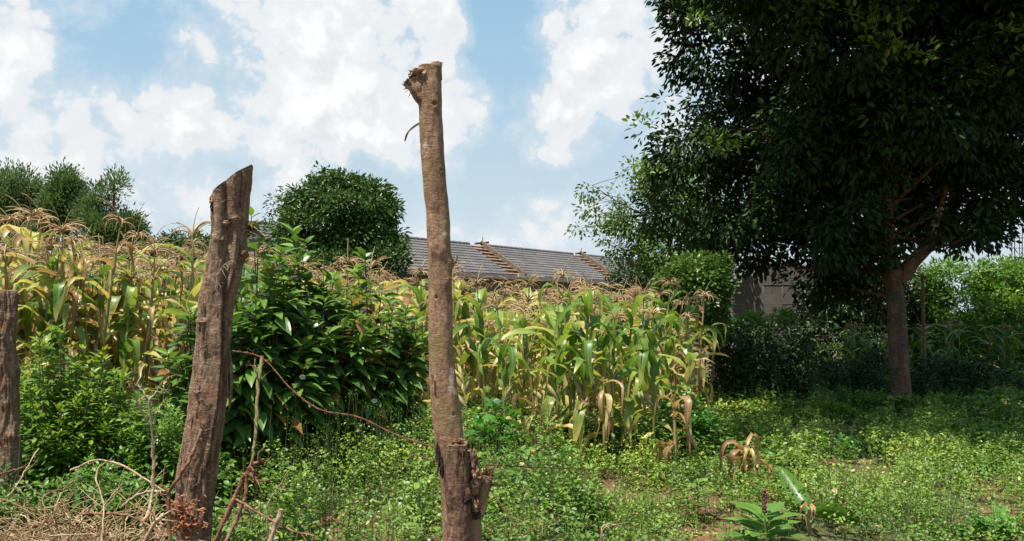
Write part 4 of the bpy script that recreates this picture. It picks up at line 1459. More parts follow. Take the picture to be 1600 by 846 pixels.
PLACE = {'left': 'front row left of the leaning post', 'middle': 'front row between post and pole', 'front': 'front row right of the pole'}
for z_, L_ in ROWS.items():
    L_.sort(key=lambda t: t[0])
    for k_, (px_, o_, kd_) in enumerate(L_[:32]):
        side = 'left' if k_ < 16 else 'right'
        n_ = k_ if k_ < 16 else min(len(L_), 32) - 1 - k_
        if side == 'right' and len(L_) > 32: continue
        o_['label'] = KW[kd_] + ' maize, ' + ORD[n_] + ' from the ' + side + ' in the ' + PLACE[z_]

# young maize in the light beyond the tree
yrng = np.random.default_rng(91)
def young_proto(seed):
    rng = np.random.default_rng(seed)
    root = empty('young_maize_plant')
    sm, lm, tm = MB(), MB(), MB()
    tube(sm, [(0, 0, 0), (.01, 0, .5), (.02, .01, 1.0)], [.012, .009, .005], 6, (.1, 0, 0, 0))
    for k in range(8):
        f = .1 + .11 * k
        maize_leaf(lm, np.array([.02 * f, 0, f]), (k % 2) * pi + rng.uniform(-.4, .4), rng.uniform(.38, .55), .055, rng.uniform(.9, 1.2), rng.uniform(1.4, 2.5), rng.uniform(-1, 1), rng.uniform(), rng.uniform(0, .18), rng)
    tassel(tm, np.array([.02, .01, 1.0]), .16, rng, 7, .7)
    sm.build('stalk', M_stalk, root); lm.build('leaves', M_maize, root); tm.build('tassel', M_tassel, root)
    return root
YP = [young_proto(301), young_proto(302), young_proto(303)]
yused = set()
for k in range(46):
    px = yrng.uniform(1255, 1390) if k < 20 else yrng.uniform(1420, 1630)
    Yd = yrng.uniform(17.8, 19.3) if k < 20 else yrng.uniform(17.8, 19.3)
    i = int(yrng.integers(3))
    if i in yused: o = copy_tree(YP[i])
    else: o = YP[i]; yused.add(i)
    x = (px - 800) / FPX * Yd
    o.location = (x, Yd, float(gz(x, Yd)) - .02); s = yrng.uniform(.95, 1.4); o.scale = (s, s, s); o.rotation_euler = (0, 0, yrng.uniform(0, 6.28))
    if k < 20: tag(o, 'small green maize plant between the clipped bush and the big trunk', 'maize', 'small maize left of the big trunk')
    else: tag(o, 'small green maize plant under the sunlit hedge right of the big trunk', 'maize', 'small maize right of the big trunk')


# ------------------------------------------------------------------ posts and pole
def post_mesh(Yd, prof, nz_, nt_, disp, cut=None, knots=(), depthf=1.0, y_off=None, closed_top=True, zbot=None, topn=.004):
    """round timber whose silhouette edges are given as (py, left px, right px) at distance Yd"""
    prof = sorted(prof, key=lambda r: -r[0])
    zs, cx, rr = [], [], []
    for py, l, r in prof:
        a, b = at(l, py, Yd), at(r, py, Yd)
        zs.append((a[2] + b[2]) / 2); cx.append((a[0] + b[0]) / 2); rr.append((b[0] - a[0]) / 2)
    zs, cx, rr = map(np.array, (zs, cx, rr))
    z0 = zs[0] if zbot is None else zbot
    zz = np.linspace(z0, zs[-1], nz_)
    c = np.interp(zz, zs, cx); r = np.interp(zz, zs, rr)
    if zbot is not None:
        sl = (cx[1] - cx[0]) / (zs[1] - zs[0])
        lowm = zz < zs[0]
        c[lowm] = cx[0] + sl * (zz[lowm] - zs[0])
    k = np.ones(5) / 5
    cpad = np.concatenate([[c[0]] * 2, c, [c[-1]] * 2]); c = np.convolve(cpad, k, 'valid')
    rpad = np.concatenate([[r[0]] * 2, r, [r[-1]] * 2]); r = np.convolve(rpad, k, 'valid')
    th = np.arange(nt_) * 2 * pi / nt_
    TH, ZZ = np.meshgrid(th, zz)
    R = r[:, None] * np.ones_like(TH)
    d = disp(TH, ZZ, R)
    for (kz, kth, kr, kh, hole) in knots:
        da = (TH - kth + pi) % (2 * pi) - pi
        dist2 = ((da * R) ** 2 + (ZZ - kz) ** 2)
        d = d + kh * np.exp(-dist2 / kr ** 2) - hole * np.exp(-dist2 / (kr * .42) ** 2)
    R = R + d
    Xc = c[:, None] + R * np.cos(TH); Yc = Yd + R * np.sin(TH) * depthf
    rows = [np.stack([Xc, Yc, ZZ], -1)]
    for f in (.93, .8, .6, .4, .2, .02):
        rows.append(np.stack([c[-1] + R[-1] * np.cos(th) * f, Yd + R[-1] * np.sin(th) * f * depthf, np.full(nt_, zz[-1])], -1)[None])
    V = np.concatenate(rows)
    if cut is not None:
        V[..., 2] = np.minimum(V[..., 2], cut(V[..., 0], V[..., 1]))
    V[-7:, :, 2] += topn * fbm(V[-7:] * 45, 3) - topn * .6
    n = V.shape[0]
    i = np.arange(n - 1)[:, None] * nt_ + np.arange(nt_)[None]
    j = np.arange(n - 1)[:, None] * nt_ + (np.arange(nt_)[None] + 1) % nt_
    F = np.stack([i, j, j + nt_, i + nt_], -1).reshape(-1, 4)
    return V.reshape(-1, 3), F, (zz, c, r)


def bark(scale_th, scale_z, amp, seed, fiss=0.0):
    def f(TH, ZZ, R):
        q = np.stack([np.cos(TH) * scale_th, np.sin(TH) * scale_th, ZZ * scale_z + seed], -1)
        d = fbm(q, 4) * amp
        q2 = np.stack([np.cos(TH) * 1.2 + seed, np.sin(TH) * 1.2, ZZ * 1.8], -1)
        d = d + fbm(q2, 2) * amp * 1.3
        if fiss:
            q3 = np.stack([np.cos(TH) * 3.2, np.sin(TH) * 3.2 + seed, ZZ * .9], -1)
            v = np.abs(fbm(q3, 3))
            d = d - fiss * np.exp(-(v / .10) ** 2)
        return d
    return f


# --- tall pole
YP_ = 4.0
pole_prof = [(846, 694, 750), (800, 692, 746), (757, 689, 740), (720, 684, 732), (700, 681, 727), (659, 677, 722), (612, 672.5, 716), (560, 671, 708.5), (467, 669.8, 706.5), (400, 669, 705), (331, 666, 701),
             (295, 661.4, 697.7), (234, 657.8, 693), (172, 655, 690.6), (130, 654, 690), (104, 654, 690)]
def zpx(py, Yd): return float(at(800, py, Yd)[2])
FR = -pi / 2
kn = [(zpx(166, YP_), FR + .45, .018, .004, .020), (zpx(245, YP_), FR - .75, .022, .008, .006), (zpx(268, YP_), FR + .75, .014, .004, .008),
      (zpx(322, YP_), FR - .1, .024, .007, .004), (zpx(392, YP_), FR - .1, .034, .012, .006), (zpx(412, YP_), 0.0, .03, .012, 0), (zpx(441, YP_), FR + .95, .024, .010, .008),
      (zpx(465, YP_), FR - .3, .018, .004, .014), (zpx(589, YP_), FR - 1.0, .014, .003, .012), (zpx(645, YP_), FR + .6, .012, .002, .012), (zpx(350, YP_), FR + 1.2, .016, .003, .01)]
V, F, (pz, pc, pr) = post_mesh(YP_, pole_prof, 420, 96, bark(3.0, 16, .0022, 3), knots=kn, zbot=-.15)
pole_loc = np.array([pc[0], YP_, 0.0])
pole = empty('tree_pole', pole_loc, 'tall smooth brown pole of cut tree trunk with a snapped top, in the middle', 'post')
MB().add(V, F).build('shaft', M_barkpole, pole, True, pole_loc)


def lump(mb, c, rad, seed, amp=.35, ax=None, n=20, m=28, freq=2.2, squash=1.0):
    th = np.linspace(0, pi, n)[:, None]; ph = np.linspace(0, 2 * pi, m, endpoint=False)[None]
    d = np.stack([np.sin(th) * np.cos(ph), np.sin(th) * np.sin(ph), np.cos(th) * np.ones_like(ph)], -1)
    r = 1 + amp * fbm(d * freq + seed, 4)
    P = d * r[..., None] * np.asarray(rad, float)
    if ax is not None: P = P @ np.asarray(ax, float)
    V = np.asarray(c, float) + P
    i = np.arange(n - 1)[:, None] * m + np.arange(m)[None]
    j = np.arange(n - 1)[:, None] * m + (np.arange(m)[None] + 1) % m
    mb.add(V.reshape(-1, 3), np.stack([i, j, j + m, i + m], -1).reshape(-1, 4))


def shards(mb, c, dirs, L, r, rng, spread=.02):
    for d in list(dirs) * 4:
        d = unit(unit(d) + rng.normal(size=3) * .16)
        p0 = np.asarray(c) + rng.normal(size=3) * spread
        l = L * rng.uniform(.35, 1.25)
        pts = np.array([p0, p0 + d * l * .5 + rng.normal(size=3) * l * .05, p0 + d * l])
        tube(mb, pts, np.array([.6, .45, .06]) * r * rng.uniform(.5, 1.1), 5, rough=.3, seed=float(rng.uniform(0, 50)), flat=rng.uniform(.25, .6))


srng = np.random.default_rng(5)
px2m = YP_ / FPX
# snapped branch at the top left
m = MB()
limb(m, [at(668, 165, YP_), at(657, 145, YP_), at(648, 125, YP_)], .040, .048, 20, 14, .18, 1)
lump(m, at(661, 118, YP_), (.048, .045, .036), 4.0, .4)
m.build('branch_collar', M_barkpole, pole, True, pole_loc)
m = MB()
lump(m, at(655, 113, YP_ - .01), (.034, .035, .020), 9.0, .6, freq=3)
lump(m, at(664, 116, YP_ - .03), (.022, .022, .026), 12.0, .6, freq=3)
lump(m, at(644, 118, YP_ - .01), (.016, .03, .016), 15.0, .5, freq=3)
m.build('broken_wood', M_cut, pole, True, pole_loc)
m = MB()
lump(m, at(642, 130, YP_ - .01), (.024, .035, .022), 22.0, .6, freq=3)
shards(m, at(645, 131, YP_ - .01), [(-1, -.1, -.10), (-1, .1, -.32), (-.9, 0, .15), (-.75, 0, -.7), (-.8, .1, -.45)], .052, .014, srng, .004)
m.build('rotten_splinters', M_darkwood, pole, True, pole_loc)
# little peg left standing at the top
m = MB()
tube(m, [at(681, 125, YP_), at(681, 108, YP_), at(682, 99, YP_), at(681.5, 97, YP_)], [.028, .027, .027, .012], 18, rough=.12, seed=3)
shards(m, at(686, 102, YP_ - .01), [(.6, -.2, .4), (.8, .1, .1), (.4, -.3, .7)], .022, .008, srng, .004)
m.build('top_peg', M_torn, pole, True, pole_loc)
# hanging strip of bark on the left
m = MB()
q = spline([at(658, 191, YP_), at(648, 196, YP_), at(637, 206, YP_ - .01), at(632, 219, YP_ - .01)], 14)
w_ = np.interp(np.linspace(0, 1, 14), [0, .3, .8, 1], [.006, .011, .011, .004])
u_ = np.array([.25, .8, .6]); u_ = u_ / np.linalg.norm(u_)
Vs = np.concatenate([q + u_ * w_[:, None], q - u_ * w_[:, None], q + u_ * w_[:, None] + [.004, 0, -.005], q - u_ * w_[:, None] + [.004, 0, -.005]])
Fs = []
for i in range(13):
    for a, b in ((0, 14), (28, 42)):
        Fs.append((a + i, a + i + 1, b + i + 1, b + i))
    Fs.append((i, 28 + i, 28 + i + 1, i + 1)); Fs.append((14 + i, 14 + i + 1, 42 + i + 1, 42 + i))
m.add(Vs, Fs)
m.build('bark_strip', M_darkwood, pole, True, pole_loc)
# twig stub on the right, halfway
m = MB()
tube(m, spline([at(702, 414, YP_), at(711, 408, YP_), at(713, 400, YP_)], 8), np.linspace(.012, .008, 8), 8, rough=.2)
m.build('twig_stub', M_cut, pole, True, pole_loc)
m = MB()
limb(m, [at(676, 587, YP_ - .055), at(675.5, 600, YP_ - .06)], .006, .005, 6, 4, .1)
m.build('red_scar', M_redstick, pole, True, pole_loc)
# lower bole: widens at the base
bole_prof = [(846, 692, 752), (807, 691.6, 752), (780, 690, 750), (757, 688, 744), (735, 686, 738)]
V, F, _ = post_mesh(YP_ + .01, bole_prof, 160, 80, bark(3, 10, .004, 8), zbot=-.15, knots=[(zpx(800, YP_), FR + .5, .05, .012, 0)])
MB().add(V, F).build('bole', M_barkpole, pole, True, pole_loc)
# sawn stub of the second stem in front
stub_prof = [(846, 700, 738), (800, 698, 736), (760, 696, 735), (730, 695, 733), (692, 693.5, 731)]
V, F, _ = post_mesh(YP_ - .075, stub_prof, 180, 90, bark(3.5, 16, .0060, 14, .006), zbot=.1, topn=.012, knots=[(zpx(735, YP_), FR + .9, .03, .006, .01), (zpx(760, YP_), FR + 1.1, .03, .012, .0)])
MB().add(V, F).build('sawn_stub', M_barkstub, pole, True, pole_loc)
m = MB()
lump(m, at(719, 690, YP_ - .05), (.032, .022, .009), 31.0, .8, freq=4)
shards(m, at(720, 700, YP_ - .12), [(0, -.1, -1), (.05, -.1, -1), (-.05, 0, -1), (.1, -.1, -1)], .06, .012, srng, .012)
m.build('torn_grain', M_torn, pole, True, pole_loc)
# torn stub to the right with splinters
m = MB()
limb(m, [at(738, 800, YP_), at(750, 768, YP_ - .02), at(757, 742, YP_ - .02)], .050, .036, 20, 16, .22, 7)
m.build('torn_branch', M_barkpole, pole, True, pole_loc)
m = MB()
shards(m, at(757, 748, YP_ - .02), [(.25, -.1, 1), (.4, 0, 1), (.05, -.2, 1), (.6, .1, .6), (.9, -.1, .25), (1, -.1, .1), (.1, .1, 1), (.5, -.3, .8), (-.1, -.2, 1), (.3, -.2, .9)], .095, .010, srng, .014)
lump(m, at(744, 745, YP_ - .06), (.026, .03, .045), 41.0, .7, freq=3)
lump(m, at(738, 722, YP_ - .06), (.020, .025, .04), 47.0, .7, freq=3)
m.build('splinters', M_torn, pole, True, pole_loc)
m = MB()
shards(m, at(764, 757, YP_ - .03), [(1, -.1, -.02), (1, 0, .08), (.9, -.2, -.12)], .06, .008, srng, .006)
lump(m, at(728, 782, YP_ - .115), (.014, .010, .017), 51.0, .8, freq=4)
lump(m, at(745, 805, YP_ - .07), (.018, .012, .014), 53.0, .8, freq=4)
m.build('dark_splinters', M_darkwood, pole, True, pole_loc)
m = MB()
for (px, py, s, r) in ((742, 792, 60, .018), (733, 770, 63, .016), (741, 760, 65, .02)):
    lump(m, at(px, py, YP_ - .08), (r, r * .8, r * 1.6), float(s), .7, freq=4)
m.build('rough_bark', M_torn, pole, True, pole_loc)
# bark flaps at the left of the fork
m = MB()
for k in range(7):
    px = 684 + k * 1.5
    q = wig(at(px, 690 + 6 * k, YP_ - .07), at(px - 1 + srng.uniform(-2, 3), 745 + srng.uniform(-12, 8), YP_ - .08), 6, .08, k)
    tube(m, q, [.002, .006, .007, .006, .004, .001], 5, rough=.3, seed=k)
m.build('bark_flaps', M_darkwood, pole, True, pole_loc)

# --- leaning post
YL = 5.0
lp = [(846, 277, 330), (796, 273, 333), (763, 276, 336.6), (729, 280, 341), (695, 286, 345.7), (661, 291.6, 350), (627, 297, 355), (560, 305, 358), (505, 309, 363), (467, 313, 368), (429, 322, 377), (391, 328, 384), (353, 333, 386), (312, 331, 389), (285, 331, 391), (258, 332, 392)]
def lp_disp(TH, ZZ, R):
    d = bark(3.4, 12, .0065, 21, .014)(TH, ZZ, R)
    # long deep crack running up the right front, over the dead heartwood
    zc = [zpx(846, YL), zpx(700, YL), zpx(560, YL), zpx(470, YL), zpx(400, YL), zpx(340, YL), zpx(262, YL)]
    tcn = np.interp(ZZ, zc, [FR + .9, FR + .75, FR + .85, FR + .65, FR + .25, FR + .1, FR + .0])
    da = (TH - tcn + pi) % (2 * pi) - pi
    wv = np.interp(ZZ, zc, [.02, .03, .05, .09, .28, .30, .25])
    dp = np.interp(ZZ, zc, [.010, .016, .03, .040, .038, .032, .026])
    d = d - dp * np.exp(-(da / wv) ** 2) + dp * .5 * np.exp(-((da + wv * 2.0) / (wv * .8 + .06)) ** 2)
    return d
lkn = [(zpx(375, YL), FR - .3, .030, .012, 0), (zpx(392, YL), FR + 1.35, .030, .024, 0), (zpx(505, YL), FR - .6, .035, .010, .006), (zpx(610, YL), FR - .3, .03, .008, .004), (zpx(345, YL), FR + .9, .02, .008, 0),
       (zpx(668, YL), FR + .1, .03, .008, 0), (zpx(720, YL), FR - .3, .03, .006, .004), (zpx(810, YL), FR + .2, .05, .014, 0), (zpx(440, YL), FR - .7, .02, .008, .012), (zpx(570, YL), FR - .9, .02, .008, 0)]
pA = at(329, 312, YL); pB = at(392, 259, YL)
def lcut(x, y):
    t = (x - pA[0]) / (pB[0] - pA[0])
    return pA[2] + (pB[2] - pA[2]) * (np.clip(t, 0, 1.1) ** .82) + (y - YL) * .15
V, F, (lz, lc, lr) = post_mesh(YL, lp, 460, 110, lp_disp, cut=lcut, knots=lkn, zbot=0.0, depthf=.95)
lloc = np.array([lc[0], YL, float(gz(lc[0], YL))])
lpost = empty('leaning_post', lloc, 'thick rough leaning fence post of dead wood with a slanting cut top, at left', 'post')
MB().add(V, F).build('shaft', M_barkpost, lpost, True, lloc)
m = MB()
lump(m, at(378, 394, YL - .02), (.034, .045, .040), 71.0, .45, freq=2.5)
m.build('knot', M_barkold, lpost, True, lloc)
m = MB()
lump(m, at(336, 318, YL - .02), (.022, .05, .040), 74.0, .45, freq=2.5)
m.build('knot', M_barkpost, lpost, True, lloc)
m = MB()
for k, (px, py, r) in enumerate(((352, 376, .02), (362, 352, .018), (340, 372, .016), (371, 345, .02), (327, 503, .024), (318, 612, .018), (300, 815, .04))):
    xl, xr = np.interp(py, [r_[0] for r_ in lp[::-1]], [r_[1] for r_ in lp[::-1]]), np.interp(py, [r_[0] for r_ in lp[::-1]], [r_[2] for r_ in lp[::-1]])
    u = (px - xl) / (xr - xl); c = at(px, py, YL)
    c[1] -= sqrt(max(.02, 1 - (2 * u - 1) ** 2)) * (xr - xl) / 2 * YL / FPX * .93
    m = MB()
    lump(m, c, (r * 1.3, r * .6, r * .8), 80.0 + k, .5, freq=3)
    m.build('bark_knob', M_barkpost, lpost, True, lloc)
for k in range(16):
    m = MB()
    z0 = 330 + k * 29 + srng.uniform(-10, 10)
    xl, xr = np.interp(z0, [r[0] for r in lp[::-1]], [r[1] for r in lp[::-1]]), np.interp(z0, [r[0] for r in lp[::-1]], [r[2] for r in lp[::-1]])
    u = srng.uniform(.2, .85)
    c = at(xl + (xr - xl) * u, z0, YL)
    rr = (xr - xl) / 2 * YL / FPX
    off = -sqrt(max(0.01, 1 - (2 * u - 1) ** 2)) * rr * .97
    c[1] += off
    q = wig(c, c + np.array([srng.uniform(-.05, .05), -.008, srng.uniform(-.06, .05)]), 6, .2, k)
    tube(m, q, [.003, .004, .005, .005, .003, .001], 5, rough=.3, seed=k)
    m.build('bark_flake', M_barkold, lpost, True, lloc)
m = MB()
q = [at(345, 470, YL - .10), at(338, 440, YL - .12), at(347, 418, YL - .125), at(361, 408, YL - .12), at(368, 412, YL - .11)]
tube(m, spline(q, 16), .0022, 5)
for k in range(12):
    a = spline(q, 16)[3 + k % 10]
    tube(m, [a, a + np.array([srng.uniform(-.03, .03), -.004, srng.uniform(-.05, -.01)])], [.0025, .001], 4)
m.build('dead_vine', M_stick, lpost, True, lloc)
m = MB()
q = [at(358, 545, YL - .02), at(361, 580, YL - .02), at(360, 620, YL - .02), at(356, 650, YL - .01)]
tube(m, spline(q, 14), [.002, .008, .011, .012, .013, .013, .013, .012, .012, .010, .008, .006, .004, .002], 6, rough=.35)
m.build('bark_strip', M_barkpost, lpost, True, lloc)

# --- short post at the frame edge
YS = 6.3
sp = [(800, 4, 26), (757, 3, 26), (720, 1, 29), (685, -2, 28), (640, -3, 26), (600, -3, 25.5), (560, -4, 23.5), (520, -3, 23), (490, -2, 24), (458, 0, 24), (453, 3, 20)]
V, F, (z_, c_, r_) = post_mesh(YS, sp, 260, 72, bark(3, 11, .012, 33, .010), knots=[(zpx(497, YS), FR + .9, .03, .012, 0), (zpx(525, YS), FR, .03, .01, .012), (zpx(640, YS), FR, .05, .008, .014), (zpx(680, YS), FR + .7, .04, .014, 0), (zpx(720, YS), FR - .4, .03, .004, .014)], zbot=.1)
sloc = np.array([c_[0], YS, float(gz(c_[0], YS))])
spost = empty('fence_post', sloc, 'short knobbly old fence post at the left edge of the picture', 'post')
MB().add(V, F).build('shaft', M_barkold, spost, True, sloc)

# --- barbed wire
def wire(label, P, r=.0022, barb=.12, seed=0):
    rng = np.random.default_rng(seed)
    n = 60
    q = spline(P, n)
    root = empty('barbed_wire', q[0], label, 'wire')
    m = MB()
    ph = np.arange(n) * .9
    for s in (0, pi):
        o = np.stack([np.zeros(n), np.cos(ph + s), np.sin(ph + s)], -1) * r * .9
        tube(m, q + o, r, 5)
    m.build('strand', M_rust, root, True, np.array(root.location))
    seg = np.concatenate([[0], np.cumsum(np.linalg.norm(np.diff(q, axis=0), axis=1))])
    for s in np.arange(barb * .5, seg[-1], barb):
        m = MB()
        c = np.array([np.interp(s, seg, q[:, j]) for j in range(3)])
        for k in range(4):
            d = rvec(1, rng)[0] * .018
            tube(m, [c - d * .2, c + d], [r, r * .4], 4)
        tube(m, [c + np.array([-.006, 0, 0]), c + np.array([.006, 0, 0])], r * 2.2, 6)
        m.build('barb', M_rust, root, True, np.array(root.location))


wire('rusty barbed wire sagging from the leaning post to the tall pole', [at(362, 548, 4.95), at(410, 560, 4.85), at(455, 608, 4.7), at(500, 640, 4.5), at(560, 652, 4.35), at(620, 680, 4.2), at(690, 703, 3.95)], .0024, .10, 1)
wire('thin rusty wire running right from the torn stub of the tall pole', [at(762, 727, 3.97), at(830, 730, 4.6), at(900, 733, 5.6), at(1000, 740, 7.4)], .0018, .22, 2)
wire('loose rusty wire end hanging from the torn stub towards the weeds', [at(766, 766, 3.98), at(785, 792, 3.9), at(805, 820, 3.85), at(828, 858, 3.8)], .0018, .09, 3)
wire('short rusty wire crossing the weeds just left of the fork of the tall pole', [at(640, 709, 4.3), at(670, 718, 4.1), at(693, 730, 3.93)], .0018, .12, 4)


# ------------------------------------------------------------------ sticks and dry branches
def stick(name, label, branches, mat=None, cat='stick', group=None, Yd=5.0):
    """branches: list of (points [(px,py,Y)], r0 px, r1 px)"""
    first = branches[0][0][0]
    p0 = at(*first)
    root = MB()
    for k, (pts, a, b) in enumerate(branches):
        P = [at(*p) for p in pts]
        n = max(12, 7 * len(P))
        q = spline(P, n)
        q = q + .0045 * np.stack([vnoise(np.stack([np.arange(n) * .8 + 7 * k, np.full(n, first[0] * .1), np.full(n, j * 9.)], -1)) for j in range(3)], -1)
        yy = np.mean([p[2] for p in pts])
        tube(root, q, np.linspace(a, b, n) * yy / FPX * .74, 8, rough=.45, seed=k * 3.3 + first[0])
        rs = np.random.default_rng(abs(int(first[0] * 13 + k)))
        if a > 1.4 and cat != 'stake':
            for _ in range(int(2 + a)):
                i_ = int(rs.integers(n // 4, n - 2))
                tg = unit(q[i_ + 1] - q[i_]); dr_ = unit(tg + rvec(1, rs)[0] * .9)
                ln = rs.uniform(.03, .13)
                r_ = a * .3 * yy / FPX
                w1 = q[i_] + dr_ * ln * .5 + rs.normal(size=3) * .008
                tube(root, [q[i_], w1, w1 + unit(dr_ + rs.normal(size=3) * .4) * ln * .5], [r_, r_ * .7, r_ * .3], 5, rough=.3)
    o = root.build(name, mat or M_stick, None, True, p0)
    tag(o, label, cat, group)
    return o


stick('dead_sapling', 'pale bare forked sapling left of the leaning post', [
    ([(218, 825, 4.7), (232, 800, 4.75), (239, 760, 4.8), (240, 715, 4.8), (236, 670, 4.8), (233, 622, 4.8)], 3.4, 2.4),
    ([(235, 662, 4.8), (222, 645, 4.78), (212, 620, 4.75), (200, 590, 4.7)], 2.0, 1.1),
    ([(234, 624, 4.8), (225, 615, 4.8), (214, 598, 4.8)], 2.0, .9), ([(234, 624, 4.8), (246, 610, 4.82), (254, 596, 4.8)], 2.0, .9), ([(235, 660, 4.8), (248, 640, 4.85), (256, 625, 4.9)], 1.5, .7)])
stick('broken_branch', 'reddish broken branch propped against the foot of the leaning post', [
    ([(266, 850, 4.6), (264, 810, 4.62), (263, 765, 4.62)], 4.5, 4.0), ([(263, 768, 4.62), (280, 745, 4.6), (297, 715, 4.65), (308, 690, 4.7), (318, 664, 4.75)], 4.0, 4.2)], M_redstick, 'branch')
stick('broken_branch', 'dark forked branch standing just right of the leaning post', [
    ([(335, 850, 4.5), (350, 815, 4.5), (366, 780, 4.5), (380, 748, 4.5), (388, 735, 4.5), (398, 724, 4.5), (414, 718, 4.5)], 5.5, 3.5), ([(386, 738, 4.5), (394, 744, 4.48), (400, 750, 4.46), (396, 752, 4.45)], 4.5, 3),
    ([(386, 738, 4.5), (384, 770, 4.48), (378, 790, 4.46), (366, 820, 4.44), (350, 850, 4.4)], 4, 3), ([(368, 780, 4.5), (392, 794, 4.4), (420, 810, 4.35), (450, 826, 4.3), (490, 838, 4.2)], 2.6, 1.8)], M_redstick, 'branch')
stick('dry_stalk', 'upright olive dry stalk rising behind the dark forked branch', [([(392, 735, 4.6), (398, 690, 4.65), (401, 640, 4.7), (405, 590, 4.75), (409, 556, 4.8)], 3.0, 3.6), ([(404, 600, 4.75), (400, 580, 4.7), (398, 560, 4.7)], 2.0, 1.2)], M_olive, 'stalk')
stick('stake', 'thick short cut stake leaning in the weeds right of the branches', [([(408, 880, 4.3), (425, 840, 4.3), (440, 795, 4.3)], 5.5, 5.0)], M_stick, 'stake')
stick('twig', 'thin pale twig bent over the weeds near the thick stake', [([(419, 860, 4.4), (419, 790, 4.4), (436, 760, 4.4), (460, 723, 4.4)], 1.6, 1.0)])
stick('twig', 'pale dry twig hooked over the weeds at the bottom centre-right', [([(940, 870, 4.6), (941, 826, 4.6), (950, 820, 4.6), (968, 822, 4.6)], 1.8, 1.1)])
stick('twig', 'thin upright dry twig in the weeds left of the tall pole', [([(604, 850, 5), (602, 815, 5), (598, 792, 5)], 1.2, .7)])
srng = np.random.default_rng(8)
labs = ['long pale stick lying across the straw at bottom left', 'dry stick sloping up the straw mound beside the short post', 'bent brown stick in the straw in front of the dead sapling', 'forked dry stick left of the leaning post foot',
        'short split stick pointing at the leaning post foot', 'thin crooked stick above the straw near the low bush', 'dark crooked twig low beside the short post', 'thin curved twig arching over the straw']
sg = [([(110, 735, 5.3), (170, 720, 5.2), (262, 770, 4.9)], 2.6, 1.6), ([(-10, 790, 5.2), (18, 770, 5.2), (60, 700, 5.4)], 2.2, 1.2), ([(130, 803, 4.7), (200, 806, 4.7), (255, 835, 4.6)], 2.6, 1.8), ([(158, 845, 4.6), (162, 790, 4.7), (150, 740, 4.8), (175, 715, 4.9)], 2, 1),
      ([(225, 850, 4.5), (240, 820, 4.5), (256, 804, 4.5)], 4.5, 4.0), ([(190, 790, 5), (225, 770, 5), (262, 768, 4.9)], 3, 2.2), ([(0, 742, 5.8), (20, 735, 5.8), (40, 728, 5.8)], 2, 1.2), ([(85, 800, 5), (100, 765, 5), (118, 750, 5)], 1.4, .8)]
for k, (l, b) in enumerate(zip(labs, sg)):
    br = [b]
    if k in (3, 5): br.append(([b[0][1], (b[0][1][0] + 30, b[0][1][1] - 35, b[0][1][2])], 1.5, .8))
    stick('dry_stick', l, br, [M_stick, M_stick, M_redstick, M_stick, M_stick, M_stick, M_redstick, M_stick][k], group='dry sticks on the straw mound')
# peeled orange bark at the foot of the leaning post
m = MB()
c0 = at(290, 812, 4.82)
for k in range(120):
    c = c0 + srng.normal(size=3) * np.array([.035, .03, .045])
    d = unit(np.array([srng.uniform(-1, 1), -.2, srng.uniform(-.3, 1)]))
    tube(m, wig(c, c + d * srng.uniform(.04, .10), 6, .35, k), [.002, .005, .0075, .006, .004, .001], 6, rough=.5, seed=k, flat=.22)
M_orange = mat_wood('peeled_orange_bark', (.36, .13, .06), (.48, .21, .11), None, 14, .5, .9, .6)
o = m.build('peeled_bark', M_orange, None, True, c0); tag(o, 'heap of peeled orange bark at the foot of the leaning post', 'bark')

# straw mound
def make_straw():
    rng = np.random.default_rng(19)
    m = MB()
    n = 4200
    x = rng.normal(-2.7, .75, n); y = rng.normal(4.45, .30, n)
    keep = (x > -4.5) & (x < -1.35) & (y > 3.8) & (y < 5.1)
    x, y = x[keep], y[keep]
    z = gz(x, y)
    for i in range(len(x)):
        l = rng.uniform(.12, .45); a = rng.uniform(0, 2 * pi); e = rng.normal(.12, .28)
        d = np.array([cos(a) * cos(e), sin(a) * cos(e), sin(e)])
        c = np.array([x[i], y[i], z[i] + abs(rng.normal(0, .05)) + .01])
        b = rng.normal(size=3) * l * .12
        tube(m, [c, c + d * l * .5 + b, c + d * l], [.0022, .0028, .0012], 3, (rng.uniform(), 0, 0, 0), cap=False)
    nl_ = 1400
    k_ = rng.integers(0, len(x), nl_)
    pl = np.stack([x[k_] + rng.normal(0, .05, nl_), y[k_] + rng.normal(0, .05, nl_), z[k_] + rng.uniform(.005, .07, nl_)], -1)
    scatter(m, T_leaf(.16, .3, .12), pl, unit(np.stack([rng.normal(size=nl_), rng.normal(size=nl_), rng.normal(0, .3, nl_)], -1)), unit(np.array([0, 0, 1.]) + rvec(nl_, rng) * .8), rng.uniform(.03, .09, nl_), rng.uniform(0, .6, nl_))
    o = m.build('straw', M_straw)
    tag(o, 'loose pile of dry straw and thin twigs at the bottom left', 'straw', kind='stuff')


make_straw()


# brushwood tangle in front of the low bushes
def make_brush():
    rng = np.random.default_rng(29)
    m = MB()
    for i in range(150):
        px = rng.uniform(60, 265); Yd = rng.uniform(4.7, 5.6)
        c = on_ground(px, Yd) + np.array([0, 0, rng.uniform(0, .16)])
        l = rng.uniform(.15, .5); a = rng.uniform(0, 2 * pi); e = rng.uniform(-.1, .9)
        d = np.array([cos(a) * cos(e), sin(a) * cos(e), sin(e)])
        tube(m, wig(c, c + d * l, 7, .14, i), np.linspace(rng.uniform(.003, .006), .0015, 7), 4, (rng.uniform(), 0, 0, 0), cap=False)
    o = m.build('brushwood', M_straw)
    tag(o, 'tangle of fine dead twigs over the straw left of the leaning post', 'brushwood', kind='stuff')


make_brush()

